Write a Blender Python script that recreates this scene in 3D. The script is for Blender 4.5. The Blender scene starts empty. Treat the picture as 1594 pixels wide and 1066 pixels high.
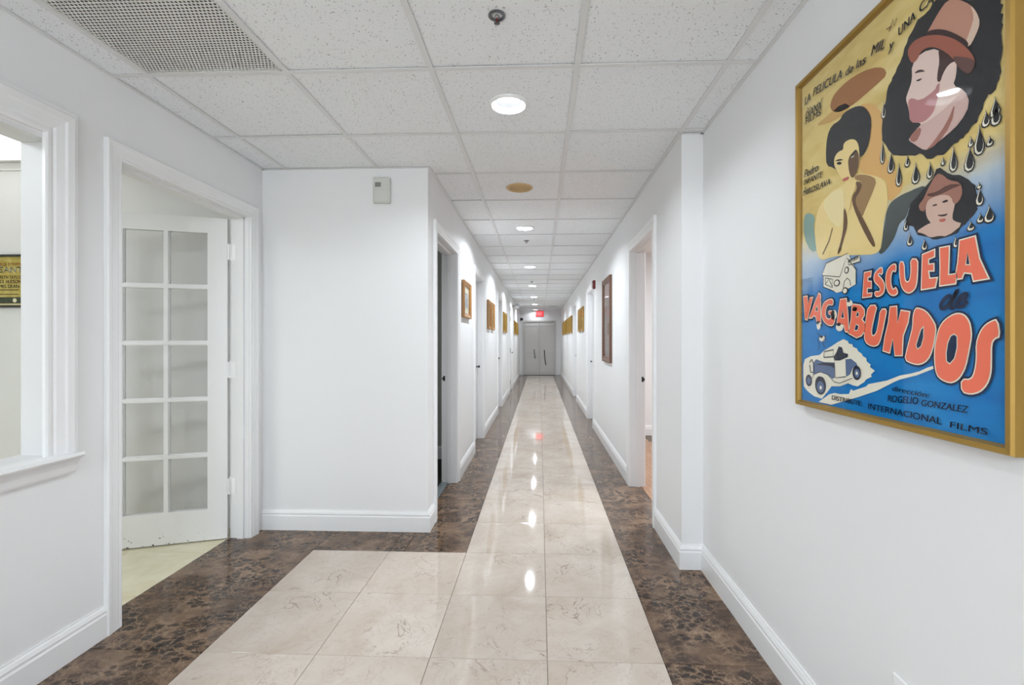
import bpy, bmesh, math, random
from mathutils import Vector
from mathutils.geometry import tessellate_polygon

random.seed(7)
scene = bpy.context.scene
COL = scene.collection

# ------------------------------------------------------------------ camera, light, exposure
CAM_H = 1.24
cam_d = bpy.data.cameras.new('camera')
cam = bpy.data.objects.new('camera', cam_d)
COL.objects.link(cam)
FPX, PPX, PPY = 725.0, 812.0, 531.0            # focal length and principal point, in 1594 x 1066 pixels
cam_d.sensor_fit = 'HORIZONTAL'
cam_d.sensor_width = 36.0
cam_d.lens = 36.0 * FPX / 1594.0
cam_d.shift_x = -(PPX - 797.0) / 1594.0
cam_d.shift_y = (PPY - 533.0) / 1594.0
cam_d.clip_start = 0.02
cam.location = (0, 0, CAM_H)
cam.rotation_euler = (math.radians(90), 0, math.atan(28.0 / 725.0))
scene.camera = cam

world = bpy.data.worlds.new('world')
scene.world = world
world.use_nodes = True
bg = world.node_tree.nodes['Background']
bg.inputs[0].default_value = (0.88, 0.96, 1.06, 1)
bg.inputs[1].default_value = 6.0               # daylight fill coming through the added opening behind the camera

LAMP_W = 18.5                                  # each corridor downlight
scene.view_settings.view_transform = 'Standard'
scene.view_settings.look = 'None'
scene.view_settings.gamma = 1.0
scene.view_settings.use_curve_mapping = False
scene.view_settings.exposure = 0.28
scene.cycles.use_denoising = True
scene.cycles.max_bounces = 9
scene.cycles.diffuse_bounces = 6
scene.cycles.glossy_bounces = 4
scene.cycles.transparent_max_bounces = 8
scene.cycles.use_adaptive_sampling = True
scene.cycles.adaptive_threshold = 0.06
scene.cycles.sample_clamp_indirect = 6.0
scene.cycles.caustics_reflective = False
scene.cycles.caustics_refractive = False

# ------------------------------------------------------------------ plan of the place (metres)
XL, XR, XRN = -0.727, 0.775, 0.89      # corridor walls, and the right wall nearer than the pilaster
XLL = -1.83                            # lobby's left wall
YW, YP, YE = 3.01, 2.575, 17.0         # wing wall, pilaster, end wall
ZC = 2.37                              # ceiling
TW = 0.12                              # wall thickness
YB = -4.6                              # back of the lobby, behind the camera
DH = 2.0                               # door opening height

# ------------------------------------------------------------------ helpers
def lin(c):
    return tuple(((v / 255.0) / 12.92 if v / 255.0 <= 0.04045 else ((v / 255.0 + 0.055) / 1.055) ** 2.4) for v in c) + (1.0,)

class MB:
    """collects boxes and polygons, then builds ONE mesh object"""
    def __init__(self): self.v = []; self.f = []
    def box(self, x0, x1, y0, y1, z0, z1):
        x0, x1 = min(x0, x1), max(x0, x1); y0, y1 = min(y0, y1), max(y0, y1); z0, z1 = min(z0, z1), max(z0, z1)
        n = len(self.v)
        self.v += [(x0,y0,z0),(x1,y0,z0),(x1,y1,z0),(x0,y1,z0),(x0,y0,z1),(x1,y0,z1),(x1,y1,z1),(x0,y1,z1)]
        self.f += [tuple(n+i for i in q) for q in ((0,3,2,1),(4,5,6,7),(0,1,5,4),(1,2,6,5),(2,3,7,6),(3,0,4,7))]
        return self
    def poly(self, pts):
        n = len(self.v); self.v += [tuple(p) for p in pts]; self.f.append(tuple(range(n, n+len(pts)))); return self
    def lathe(self, prof, seg=32, axis='Z', o=(0,0,0), caps=True):
        """prof: (radius, along) pairs"""
        n = len(self.v); k = len(prof)
        for i in range(seg):
            a = 2*math.pi*i/seg; ca, sa = math.cos(a), math.sin(a)
            for r, h in prof:
                p = {'Z': (r*ca, r*sa, h), 'X': (h, r*ca, r*sa), 'Y': (r*sa, h, r*ca)}[axis]
                self.v.append((p[0]+o[0], p[1]+o[1], p[2]+o[2]))
        for i in range(seg):
            j = (i+1) % seg
            for q in range(k-1):
                self.f.append((n+i*k+q, n+j*k+q, n+j*k+q+1, n+i*k+q+1))
        if caps:
            self.f.append(tuple(n+i*k for i in reversed(range(seg))))
            self.f.append(tuple(n+i*k+k-1 for i in range(seg)))
        return self
    def tube(self, pts, r, seg=8):
        pts = [Vector(p) for p in pts]; n = len(self.v)
        for i, p in enumerate(pts):
            d = (pts[min(i+1, len(pts)-1)] - pts[max(i-1, 0)]).normalized()
            up = Vector((0,0,1)) if abs(d.z) < .9 else Vector((1,0,0))
            a = d.cross(up).normalized(); b = d.cross(a)
            for s in range(seg):
                t = 2*math.pi*s/seg; self.v.append(tuple(p + a*r*math.cos(t) + b*r*math.sin(t)))
        for i in range(len(pts)-1):
            for s in range(seg):
                s2 = (s+1) % seg
                self.f.append((n+i*seg+s, n+i*seg+s2, n+(i+1)*seg+s2, n+(i+1)*seg+s))
        self.f.append(tuple(n+s for s in reversed(range(seg)))); self.f.append(tuple(n+(len(pts)-1)*seg+s for s in range(seg)))
        return self
    def sweep(self, prof, path, fn):
        """prof: closed (p, q) loop; path: 2-D points (open); p runs along the path's left normal (mitred); fn(a, b, q) -> world"""
        n = len(self.v); k = len(prof); P = [Vector(p) for p in path]
        for i, p in enumerate(P):
            ds = []
            if i > 0: ds.append((P[i]-P[i-1]).normalized())
            if i < len(P)-1: ds.append((P[i+1]-P[i]).normalized())
            ns = [Vector((-d.y, d.x)) for d in ds]
            m = ns[0] if len(ns) == 1 else (ns[0]+ns[1]) / (1 + ns[0].dot(ns[1]))
            for pp, q in prof:
                w = p + m*pp; self.v.append(fn(w.x, w.y, q))
        for i in range(len(P)-1):
            for s in range(k):
                s2 = (s+1) % k
                self.f.append((n+i*k+s, n+i*k+s2, n+(i+1)*k+s2, n+(i+1)*k+s))
        self.f.append(tuple(n+s for s in reversed(range(k)))); self.f.append(tuple(n+(len(P)-1)*k+s for s in range(k)))
        return self
    def mesh(self, name, smooth=False):
        me = bpy.data.meshes.new(name); me.from_pydata(self.v, [], self.f)
        bm = bmesh.new(); bm.from_mesh(me); bmesh.ops.recalc_face_normals(bm, faces=bm.faces); bm.to_mesh(me); bm.free()
        if smooth:
            for p in me.polygons: p.use_smooth = True
            me.set_sharp_from_angle(angle=math.radians(35))
        return me
    def build(self, name, mat, parent=None, smooth=False, bevel=0.0):
        o = bpy.data.objects.new(name, self.mesh(name, smooth)); COL.objects.link(o)
        o.data.materials.append(mat)
        if parent is not None: o.parent = parent
        if bevel:
            b = o.modifiers.new('bevel', 'BEVEL'); b.width = bevel; b.segments = 2; b.limit_method = 'ANGLE'
        return o

def tag(o, label=None, cat=None, group=None, kind=None):
    if label: o['label'] = label
    if cat: o['category'] = cat
    if group: o['group'] = group
    if kind: o['kind'] = kind
    return o
def empty(name, loc=(0,0,0), rz=0.0):
    o = bpy.data.objects.new(name, None); COL.objects.link(o); o.location = loc; o.rotation_euler = (0,0,rz); o.empty_display_size = .1
    return o
def copy_tree(o, parent=None):
    c = o.copy(); COL.objects.link(c); c.parent = parent
    for ch in list(o.children): copy_tree(ch, c)
    return c
def structure(o, label=None, cat=None): return tag(o, label, cat, kind='structure')

# ------------------------------------------------------------------ materials
def mat(name, color, rough=0.5, metallic=0.0, spec=0.5, emit=None, estr=0.0, coat=0.0):
    m = bpy.data.materials.new(name); m.use_nodes = True
    b = m.node_tree.nodes['Principled BSDF']
    b.inputs['Base Color'].default_value = color; b.inputs['Roughness'].default_value = rough
    b.inputs['Metallic'].default_value = metallic; b.inputs['Specular IOR Level'].default_value = spec
    b.inputs['Coat Weight'].default_value = coat
    if emit: b.inputs['Emission Color'].default_value = emit; b.inputs['Emission Strength'].default_value = estr
    return m
class N:
    """small node-graph helper"""
    def __init__(self, m): self.t = m.node_tree; self.b = self.t.nodes['Principled BSDF']
    def n(self, typ, **kw):
        x = self.t.nodes.new(typ)
        for k, v in kw.items():
            if hasattr(x, k): setattr(x, k, v)
            else: x.inputs[k].default_value = v
        return x
    def l(self, a, b): self.t.links.new(a, b)
    def ramp(self, src, stops, interp='LINEAR'):
        r = self.t.nodes.new('ShaderNodeValToRGB'); r.color_ramp.interpolation = interp
        e = r.color_ramp.elements
        while len(e) < len(stops): e.new(0.5)
        for el, (p, c) in zip(e, stops): el.position = p; el.color = c
        self.l(src, r.inputs[0]); return r
    def mix(self, fac, a, b, blend='MIX'):
        x = self.t.nodes.new('ShaderNodeMix'); x.data_type = 'RGBA'; x.blend_type = blend
        for s, i in ((fac, 0), (a, 6), (b, 7)):
            if hasattr(s, 'links'): self.l(s, x.inputs[i])
            else: x.inputs[i].default_value = s
        return x.outputs[2]
    def bump(self, src, strength, dist):
        x = self.t.nodes.new('ShaderNodeBump'); x.inputs['Strength'].default_value = strength; x.inputs['Distance'].default_value = dist
        self.l(src, x.inputs['Height']); self.l(x.outputs[0], self.b.inputs['Normal'])
def g(v): return (v, v, v, 1)

def wall_paint(name, color, rough=0.55, dirt=0.0):
    m = mat(name, color, rough, spec=0.3); n = N(m)
    tc = n.n('ShaderNodeTexCoord')
    nz = n.n('ShaderNodeTexNoise', Scale=160.0, Detail=2.0); n.l(tc.outputs['Object'], nz.inputs['Vector'])
    n.bump(nz.outputs['Fac'], 0.05, 0.002)
    return m
M = {}
M['wall'] = wall_paint('wall_paint', lin((231, 231, 231)))
M['trim'] = mat('trim_gloss_paint', lin((234, 234, 234)), 0.32, spec=0.45)
M['jamb'] = mat('jamb_paint', lin((228, 228, 229)), 0.38, spec=0.4)
M['door_white'] = mat('door_paint', lin((230, 230, 231)), 0.35, spec=0.4)
M['door_grey'] = mat('door_paint_grey', lin((205, 203, 200)), 0.45, spec=0.4)
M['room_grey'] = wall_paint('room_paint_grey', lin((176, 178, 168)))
M['carpet'] = mat('carpet_dark', lin((52, 54, 50)), 0.95, spec=0.1)
M['threshold'] = mat('threshold_metal', lin((150, 160, 165)), 0.35, metallic=0.6)
M['black'] = mat('black_metal', lin((28, 27, 26)), 0.4, metallic=0.3)
M['bronze'] = mat('bronze_pull', lin((88, 58, 50)), 0.35, metallic=0.7)
M['steel'] = mat('brushed_steel', lin((120, 122, 125)), 0.3, metallic=1.0)
M['chrome'] = mat('chrome', lin((190, 190, 192)), 0.15, metallic=1.0)
M['void'] = mat('dark_plenum', lin((40, 40, 40)), 0.9)
M['duct'] = mat('grey_duct', lin((120, 120, 118)), 0.8)
M['grid'] = mat('ceiling_grid_paint', lin((222, 222, 222)), 0.45)
M['plastic'] = mat('warm_white_plastic', lin((204, 205, 198)), 0.45)
M['plastic_dark'] = mat('grey_plastic', lin((128, 130, 126)), 0.4)
M['white_enamel'] = mat('white_enamel', lin((240, 240, 240)), 0.25)
M['lens'] = mat('lamp_lens', (1,1,1,1), 0.4, emit=(.95, 1.0, 1.05, 1), estr=1.7)
M['globe'] = mat('fill_globe_glow', (1,1,1,1), 0.4, emit=(.90, 1.0, 1.08, 1), estr=46.0)
M['panel'] = mat('lamp_panel', (1,1,1,1), 0.4, emit=(1.0, 1.0, 1.0, 1), estr=1.15)
M['satin'] = mat('satin_reflector', lin((176, 176, 178)), 0.4)
M['beige'] = mat('beige_grille', lin((204, 174, 126)), 0.6)
M['beige_dark'] = mat('beige_grille_recess', lin((172, 142, 96)), 0.7)
M['perf'] = mat('perforated_steel_paint', lin((214, 214, 211)), 0.45)
M['red'] = mat('alarm_red', lin((120, 18, 28)), 0.4)
M['exit_red'] = mat('exit_red_light', lin((235, 30, 45)), 0.5, emit=lin((235, 25, 45)), estr=0.55)
M['exit_letter'] = mat('exit_letter_light', lin((240, 110, 110)), 0.5, emit=lin((255, 130, 130)), estr=0.7)
M['gold'] = mat('gold_frame', lin((160, 126, 56)), 0.42, metallic=0.45)
M['gold_dark'] = mat('gold_frame_inner', lin((120, 84, 26)), 0.45, metallic=0.4)
M['wood_frame'] = mat('brown_wood_frame', lin((104, 70, 50)), 0.45)
M['oak_frame'] = mat('oak_frame', lin((156, 112, 62)), 0.42)
M['matboard'] = mat('cream_mat', lin((232, 226, 200)), 0.7)
M['black_frame'] = mat('black_frame', lin((38, 40, 36)), 0.4)

def glass(name, tint=1.0, refl=0.05):
    m = bpy.data.materials.new(name); m.use_nodes = True; t = m.node_tree; t.nodes.clear()
    o = t.nodes.new('ShaderNodeOutputMaterial'); a = t.nodes.new('ShaderNodeBsdfTransparent'); b = t.nodes.new('ShaderNodeBsdfGlossy')
    a.inputs[0].default_value = (tint, tint, tint, 1); b.inputs['Roughness'].default_value = 0.015
    lw = t.nodes.new('ShaderNodeLayerWeight'); lw.inputs[0].default_value = 0.5
    pw = t.nodes.new('ShaderNodeMath'); pw.operation = 'POWER'; pw.inputs[1].default_value = 4.0; t.links.new(lw.outputs['Facing'], pw.inputs[0])
    fr = t.nodes.new('ShaderNodeMath'); fr.operation = 'MULTIPLY_ADD'; fr.inputs[1].default_value = 0.5; fr.inputs[2].default_value = refl*0.5; t.links.new(pw.outputs[0], fr.inputs[0])
    x = t.nodes.new('ShaderNodeMixShader')
    t.links.new(fr.outputs[0], x.inputs[0]); t.links.new(a.outputs[0], x.inputs[1]); t.links.new(b.outputs[0], x.inputs[2]); t.links.new(x.outputs[0], o.inputs[0])
    return m
M['glass'] = glass('clear_glass', 0.98, 0.022)
M['glass_grey'] = glass('door_glass', 0.95)

def marble_light():
    m = mat('cream_marble', lin((208, 196, 182)), 0.05, spec=0.4); n = N(m)
    tc = n.n('ShaderNodeTexCoord'); oi = n.n('ShaderNodeObjectInfo')
    off = n.n('ShaderNodeVectorMath', operation='SCALE'); off.inputs[0].default_value = (37.0, 91.0, 53.0); n.l(oi.outputs['Random'], off.inputs['Scale'])
    ad = n.n('ShaderNodeVectorMath', operation='ADD'); n.l(tc.outputs['Object'], ad.inputs[0]); n.l(off.outputs[0], ad.inputs[1])
    v = ad.outputs[0]
    big = n.n('ShaderNodeTexNoise', Scale=3.2, Detail=5.0, Roughness=0.62, Distortion=0.6); n.l(v, big.inputs['Vector'])
    c0 = n.ramp(big.outputs['Fac'], [(0.28, lin((190, 174, 158))), (0.5, lin((202, 189, 176))), (0.72, lin((212, 202, 191)))])
    tone = n.n('ShaderNodeMapRange'); tone.inputs['To Min'].default_value = 0.94; tone.inputs['To Max'].default_value = 1.03; n.l(oi.outputs['Random'], tone.inputs['Value'])
    c1 = n.mix(1.0, c0.outputs[0], (1,1,1,1), 'MULTIPLY')
    tn = n.n('ShaderNodeCombineColor'); 
    for i in range(3): n.l(tone.outputs[0], tn.inputs[i])
    c1 = n.mix(1.0, c0.outputs[0], tn.outputs[0], 'MULTIPLY')
    # thin vein lines: zero crossing of distorted noise
    def vein(scale, width, dist):
        z = n.n('ShaderNodeTexNoise', Scale=scale, Detail=4.0, Roughness=0.6, Distortion=dist); n.l(v, z.inputs['Vector'])
        s = n.n('ShaderNodeMath', operation='SUBTRACT'); s.inputs[1].default_value = 0.5; n.l(z.outputs['Fac'], s.inputs[0])
        a = n.n('ShaderNodeMath', operation='ABSOLUTE'); n.l(s.outputs[0], a.inputs[0])
        r = n.n('ShaderNodeMapRange'); r.inputs['From Min'].default_value = 0.0; r.inputs['From Max'].default_value = width
        r.inputs['To Min'].default_value = 1.0; r.inputs['To Max'].default_value = 0.0; n.l(a.outputs[0], r.inputs['Value'])
        return r.outputs[0]
    msk = n.n('ShaderNodeTexNoise', Scale=5.0, Detail=2.0); n.l(v, msk.inputs['Vector'])
    mk = n.n('ShaderNodeMapRange'); mk.inputs['From Min'].default_value = 0.46; mk.inputs['From Max'].default_value = 0.66; n.l(msk.outputs['Fac'], mk.inputs['Value'])
    f1 = n.n('ShaderNodeMath', operation='MULTIPLY'); n.l(vein(4.0, 0.012, 1.2), f1.inputs[0]); n.l(mk.outputs[0], f1.inputs[1])
    f1b = n.n('ShaderNodeMath', operation='MULTIPLY'); f1b.inputs[1].default_value = 0.8; n.l(f1.outputs[0], f1b.inputs[0])
    c2 = n.mix(f1b.outputs[0], c1, lin((140, 118, 104)))
    f2 = n.n('ShaderNodeMath', operation='MULTIPLY'); f2.inputs[1].default_value = 0.28; n.l(vein(11.0, 0.022, 0.8), f2.inputs[0])
    c3 = n.mix(f2.outputs[0], c2, lin((172, 148, 130)))
    n.l(c3, n.b.inputs['Base Color'])
    return m
def marble_dark():
    m = mat('dark_brown_marble', lin((80, 62, 50)), 0.08, spec=0.36); n = N(m)
    tc = n.n('ShaderNodeTexCoord'); oi = n.n('ShaderNodeObjectInfo')
    off = n.n('ShaderNodeVectorMath', operation='SCALE'); off.inputs[0].default_value = (61.0, 23.0, 77.0); n.l(oi.outputs['Random'], off.inputs['Scale'])
    ad = n.n('ShaderNodeVectorMath', operation='ADD'); n.l(tc.outputs['Object'], ad.inputs[0]); n.l(off.outputs[0], ad.inputs[1])
    wz = n.n('ShaderNodeTexNoise', Scale=6.0, Detail=6.0, Roughness=0.65); n.l(ad.outputs[0], wz.inputs['Vector'])
    wm = n.n('ShaderNodeVectorMath', operation='MULTIPLY_ADD'); wm.inputs[1].default_value = (0.17, 0.17, 0.17)
    n.l(wz.outputs['Color'], wm.inputs[0]); n.l(ad.outputs[0], wm.inputs[2])
    mp = n.n('ShaderNodeMapping'); mp.inputs['Scale'].default_value = (1.0, 1.35, 1.0); mp.inputs['Rotation'].default_value = (0, 0, 0.35); n.l(wm.outputs[0], mp.inputs['Vector'])
    v = mp.outputs[0]
    big = n.n('ShaderNodeTexNoise', Scale=5.0, Detail=7.0, Roughness=0.7); n.l(v, big.inputs['Vector'])
    c0 = n.ramp(big.outputs['Fac'], [(0.30, lin((56, 42, 35))), (0.45, lin((84, 65, 51))), (0.56, lin((116, 92, 73))), (0.72, lin((146, 121, 98)))])
    def mr(src, a, b, c, d):
        x = n.n('ShaderNodeMapRange'); x.interpolation_type = 'SMOOTHSTEP'
        for k_, q in zip(('From Min', 'From Max', 'To Min', 'To Max'), (a, b, c, d)): x.inputs[k_].default_value = q
        n.l(src, x.inputs['Value']); return x.outputs[0]
    def mul(p, q):
        x = n.n('ShaderNodeMath', operation='MULTIPLY'); n.l(p, x.inputs[0])
        if hasattr(q, 'links'): n.l(q, x.inputs[1])
        else: x.inputs[1].default_value = q
        return x.outputs[0]
    # dark rounded islands, gathered in clusters
    cl = n.n('ShaderNodeTexNoise', Scale=4.2, Detail=3.0); n.l(ad.outputs[0], cl.inputs['Vector'])
    cm = mr(cl.outputs['Fac'], 0.40, 0.58, 0.15, 1.0)
    vb = n.n('ShaderNodeTexVoronoi', Scale=21.0); n.l(v, vb.inputs['Vector'])
    isl = mul(mr(vb.outputs['Distance'], 0.30, 0.62, 1.0, 0.0), cm)
    c1 = n.mix(mul(isl, 0.9), c0.outputs[0], lin((38, 28, 25)))
    # pale web between them, fine and broken
    ve = n.n('ShaderNodeTexVoronoi', feature='DISTANCE_TO_EDGE', Scale=21.0); n.l(v, ve.inputs['Vector'])
    web = mul(mr(ve.outputs['Distance'], 0.0, 0.05, 1.0, 0.0), cm)
    c2 = n.mix(mul(web, 0.75), c1, lin((164, 138, 114)))
    vf = n.n('ShaderNodeTexVoronoi', feature='DISTANCE_TO_EDGE', Scale=48.0); n.l(v, vf.inputs['Vector'])
    ms = n.n('ShaderNodeTexNoise', Scale=7.0, Detail=3.0); n.l(ad.outputs[0], ms.inputs['Vector'])
    w2 = mul(mr(vf.outputs['Distance'], 0.0, 0.06, 1.0, 0.0), mr(ms.outputs['Fac'], 0.45, 0.65, 0.0, 1.0))
    c3 = n.mix(mul(w2, 0.5), c2, lin((158, 132, 110)))
    n.l(c3, n.b.inputs['Base Color'])
    return m
M['marble'] = marble_light(); M['marble_dark'] = marble_dark()
def stone_plain(name, a, b, rough):
    m = mat(name, lin(a), rough); n = N(m); tc = n.n('ShaderNodeTexCoord')
    z = n.n('ShaderNodeTexNoise', Scale=6.0, Detail=5.0, Distortion=0.8); n.l(tc.outputs['Object'], z.inputs['Vector'])
    n.l(n.ramp(z.outputs['Fac'], [(0.35, lin(a)), (0.65, lin(b))]).outputs[0], n.b.inputs['Base Color']); return m
M['yellow_stone'] = stone_plain('pale_yellow_tile', (212, 204, 172), (224, 218, 192), 0.2)
M['grout'] = mat('grout', lin((120, 108, 96)), 0.9)
def wood_floor():
    m = mat('wood_floor', lin((176, 124, 84)), 0.35); n = N(m); tc = n.n('ShaderNodeTexCoord'); oi = n.n('ShaderNodeObjectInfo')
    mp = n.n('ShaderNodeMapping'); mp.inputs['Scale'].default_value = (14.0, 1.6, 1.0); n.l(tc.outputs['Object'], mp.inputs['Vector'])
    z = n.n('ShaderNodeTexNoise', Scale=3.0, Detail=5.0); n.l(mp.outputs[0], z.inputs['Vector'])
    n.l(n.ramp(z.outputs['Fac'], [(0.3, lin((150, 108, 80))), (0.7, lin((184, 144, 112)))]).outputs[0], n.b.inputs['Base Color']); return m
M['wood_floor'] = wood_floor()
def ceiling_tile():
    m = mat('mineral_fibre_tile', lin((226, 226, 224)), 0.85, spec=0.15); n = N(m)
    tc = n.n('ShaderNodeTexCoord'); oi = n.n('ShaderNodeObjectInfo')
    off = n.n('ShaderNodeVectorMath', operation='SCALE'); off.inputs[0].default_value = (17.0, 29.0, 11.0); n.l(oi.outputs['Random'], off.inputs['Scale'])
    ad = n.n('ShaderNodeVectorMath', operation='ADD'); n.l(tc.outputs['Object'], ad.inputs[0]); n.l(off.outputs[0], ad.inputs[1])
    wz = n.n('ShaderNodeTexNoise', Scale=70.0, Detail=2.0); n.l(ad.outputs[0], wz.inputs['Vector'])
    wm = n.n('ShaderNodeVectorMath', operation='MULTIPLY_ADD'); wm.inputs[1].default_value = (0.020,)*3; n.l(wz.outputs['Color'], wm.inputs[0]); n.l(ad.outputs[0], wm.inputs[2])
    # fissures: short worm holes, and pin holes
    vo = n.n('ShaderNodeTexVoronoi', Scale=118.0, Randomness=1.0); n.l(wm.outputs[0], vo.inputs['Vector'])
    sep = n.n('ShaderNodeSeparateColor'); n.l(vo.outputs['Color'], sep.inputs[0])
    size = n.n('ShaderNodeMapRange'); size.inputs['From Min'].default_value = 0.30; size.inputs['From Max'].default_value = 1.0; size.inputs['To Min'].default_value = 0.0; size.inputs['To Max'].default_value = 0.34; n.l(sep.outputs[0], size.inputs['Value'])
    lt = n.n('ShaderNodeMath', operation='LESS_THAN'); n.l(vo.outputs['Distance'], lt.inputs[0]); n.l(size.outputs[0], lt.inputs[1])
    vp = n.n('ShaderNodeTexVoronoi', Scale=210.0); n.l(ad.outputs[0], vp.inputs['Vector'])
    pl = n.n('ShaderNodeMath', operation='LESS_THAN'); pl.inputs[1].default_value = 0.22; n.l(vp.outputs['Distance'], pl.inputs[0])
    ps = n.n('ShaderNodeMath', operation='MULTIPLY'); ps.inputs[1].default_value = 0.30; n.l(pl.outputs[0], ps.inputs[0])
    mx = n.n('ShaderNodeMath', operation='MAXIMUM'); n.l(lt.outputs[0], mx.inputs[0]); n.l(ps.outputs[0], mx.inputs[1])
    fc = n.n('ShaderNodeMath', operation='MULTIPLY'); fc.inputs[1].default_value = 0.66; n.l(mx.outputs[0], fc.inputs[0])
    n.l(n.mix(fc.outputs[0], lin((237, 239, 241)), lin((124, 125, 126))), n.b.inputs['Base Color'])
    inv = n.n('ShaderNodeMath', operation='SUBTRACT'); inv.inputs[0].default_value = 1.0; n.l(mx.outputs[0], inv.inputs[1])
    n.bump(inv.outputs[0], 0.3, 0.002)
    return m
M['ctile'] = ceiling_tile()
def scuffed_paint():
    """white gloss door paint, chipped and scuffed low down"""
    m = mat('scuffed_door_paint', lin((230, 230, 231)), 0.35, spec=0.4); n = N(m)
    ge = n.n('ShaderNodeNewGeometry'); sx = n.n('ShaderNodeSeparateXYZ'); n.l(ge.outputs['Position'], sx.inputs[0])
    z = n.n('ShaderNodeTexNoise', Scale=42.0, Detail=3.0, Roughness=0.7); n.l(ge.outputs['Position'], z.inputs['Vector'])
    lo = n.n('ShaderNodeMapRange'); lo.inputs['From Min'].default_value = 0.0; lo.inputs['From Max'].default_value = 0.17; lo.inputs['To Min'].default_value = 0.60; lo.inputs['To Max'].default_value = 0.80; n.l(sx.outputs[2], lo.inputs['Value'])
    gt = n.n('ShaderNodeMath', operation='GREATER_THAN'); n.l(z.outputs['Fac'], gt.inputs[0]); n.l(lo.outputs[0], gt.inputs[1])
    n.l(n.mix(gt.outputs[0], lin((230, 230, 231)), lin((96, 90, 84))), n.b.inputs['Base Color']); return m
M['scuffed'] = scuffed_paint()
def art_mat(name, cols, scale):
    m = mat(name, lin(cols[0]), 0.5); n = N(m); tc = n.n('ShaderNodeTexCoord'); oi = n.n('ShaderNodeObjectInfo')
    off = n.n('ShaderNodeVectorMath', operation='SCALE'); off.inputs[0].default_value = (13.0, 7.0, 19.0); n.l(oi.outputs['Random'], off.inputs['Scale'])
    ad = n.n('ShaderNodeVectorMath', operation='ADD'); n.l(tc.outputs['Object'], ad.inputs[0]); n.l(off.outputs[0], ad.inputs[1])
    z = n.n('ShaderNodeTexNoise', Scale=scale, Detail=3.0, Distortion=0.5); n.l(ad.outputs[0], z.inputs['Vector'])
    k = len(cols); n.l(n.ramp(z.outputs['Fac'], [(0.32 + 0.36*i/(k-1), lin(c)) for i, c in enumerate(cols)]).outputs[0], n.b.inputs['Base Color']); return m
M['art_sketch'] = art_mat('sketch_print', [(210, 210, 205), (140, 140, 150), (190, 200, 205), (96, 90, 96)], 12.0)
M['art_gold'] = art_mat('sepia_print', [(150, 120, 70), (186, 160, 104), (120, 92, 48)], 9.0)
M['art_pale'] = art_mat('pale_print', [(214, 196, 150), (190, 160, 104), (224, 210, 180)], 9.0)
M['art_rose'] = art_mat('rose_grey_print', [(96, 98, 96), (150, 150, 146), (150, 96, 84), (196, 180, 170)], 6.0)

# ================================================================== the setting
def wl(p):
    v = Vector((0,0,0))
    while p is not None: v += p.location; p = p.parent
    return v
def put(mb, name, material, parent=None, smooth=False, bevel=0.0, at=None):
    """build from WORLD coordinates; the object's origin goes to `at` (default: the middle of its box)"""
    vs = [Vector(p) for p in mb.v]
    lo = [min(p[i] for p in vs) for i in range(3)]; hi = [max(p[i] for p in vs) for i in range(3)]
    c = Vector(at) if at is not None else Vector([(lo[i]+hi[i])/2 for i in range(3)])
    mb.v = [tuple(p - c) for p in vs]
    o = mb.build(name, material, parent, smooth, bevel)
    o.location = c - (wl(parent) if parent is not None else Vector((0,0,0)))
    return o
def wall_y(name, x0, x1, y0, y1, openings, material, label, z1=ZC+0.2):
    """a wall running along Y with openings (ya, yb, za, zb)"""
    mb = MB(); y = y0
    for ya, yb, za, zb in sorted(openings):
        if ya > y: mb.box(x0, x1, y, ya, 0, z1)
        if za > 0: mb.box(x0, x1, ya, yb, 0, za)
        mb.box(x0, x1, ya, yb, zb, z1); y = yb
    if y1 > y: mb.box(x0, x1, y, y1, 0, z1)
    return structure(put(mb, name, material), label, 'wall')
def wall_box(name, x0, x1, y0, y1, material, label, z0=0.0, z1=ZC+0.2, cat='wall'):
    return structure(put(MB().box(x0, x1, y0, y1, z0, z1), name, material), label, cat)

J = 0.02   # jamb board thickness
DOORS = {  # clear openings (near Y, far Y)
    'L1': (3.24, 4.05), 'L2': (5.17, 5.93), 'L3': (8.02, 8.84), 'L4': (11.2, 12.1),
    'R1': (3.20, 4.01), 'R2': (6.76, 7.50), 'R3': (9.72, 10.55)}
def hole(k): a, b = DOORS[k]; return (a-J, b+J, 0.0, DH+J)
FH = 2.02
FR = (1.965, 2.865)            # clear opening of the glazed door in the lobby's left wall
WIN = (0.30, 1.69, 0.80, 2.00) # interior window
wall_y('wall_left', XLL-TW, XLL, YB, YW, [WIN, (FR[0]-J, FR[1]+J, 0, FH+J)], M['wall'], 'white painted lobby wall with the interior window and glazed door')
wall_box('wall_front', -5.0, XL, YW, YW+TW, M['wall'], 'white wall facing the camera beside the glazed door')
wall_y('wall_corridor_left', XL-TW, XL, YW+TW, YE, [hole(k) for k in ('L1','L2','L3','L4')], M['wall'], 'long white corridor wall on the left with four doors')
wall_y('wall_corridor_right', XR, XRN, YP, YE, [hole(k) for k in ('R1','R2','R3')], M['wall'], 'long white corridor wall on the right with the tall brown picture')
wall_box('wall_right', XRN, XRN+TW, YB, YP, M['wall'], 'near white wall behind the large film poster')
EDX0, EDX1, EDZ = -0.575, 0.551, 1.95
mb = MB().box(XL-TW, EDX0, YE, YE+.12, 0, ZC+.2).box(EDX1, XRN, YE, YE+.12, 0, ZC+.2).box(EDX0, EDX1, YE, YE+.12, EDZ, ZC+.2)
structure(put(mb, 'wall_far', M['wall']), 'end wall of the corridor around the double doors', 'wall')
structure(put(MB().box(XL-TW, XRN, YE+.12, YE+.16, -.01, ZC+.2), 'light_block', M['void']), 'added dark board blocking stray light behind the double doors at the end', 'wall')  # added unseen backing, stops world light leaking round the door leaves
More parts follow.
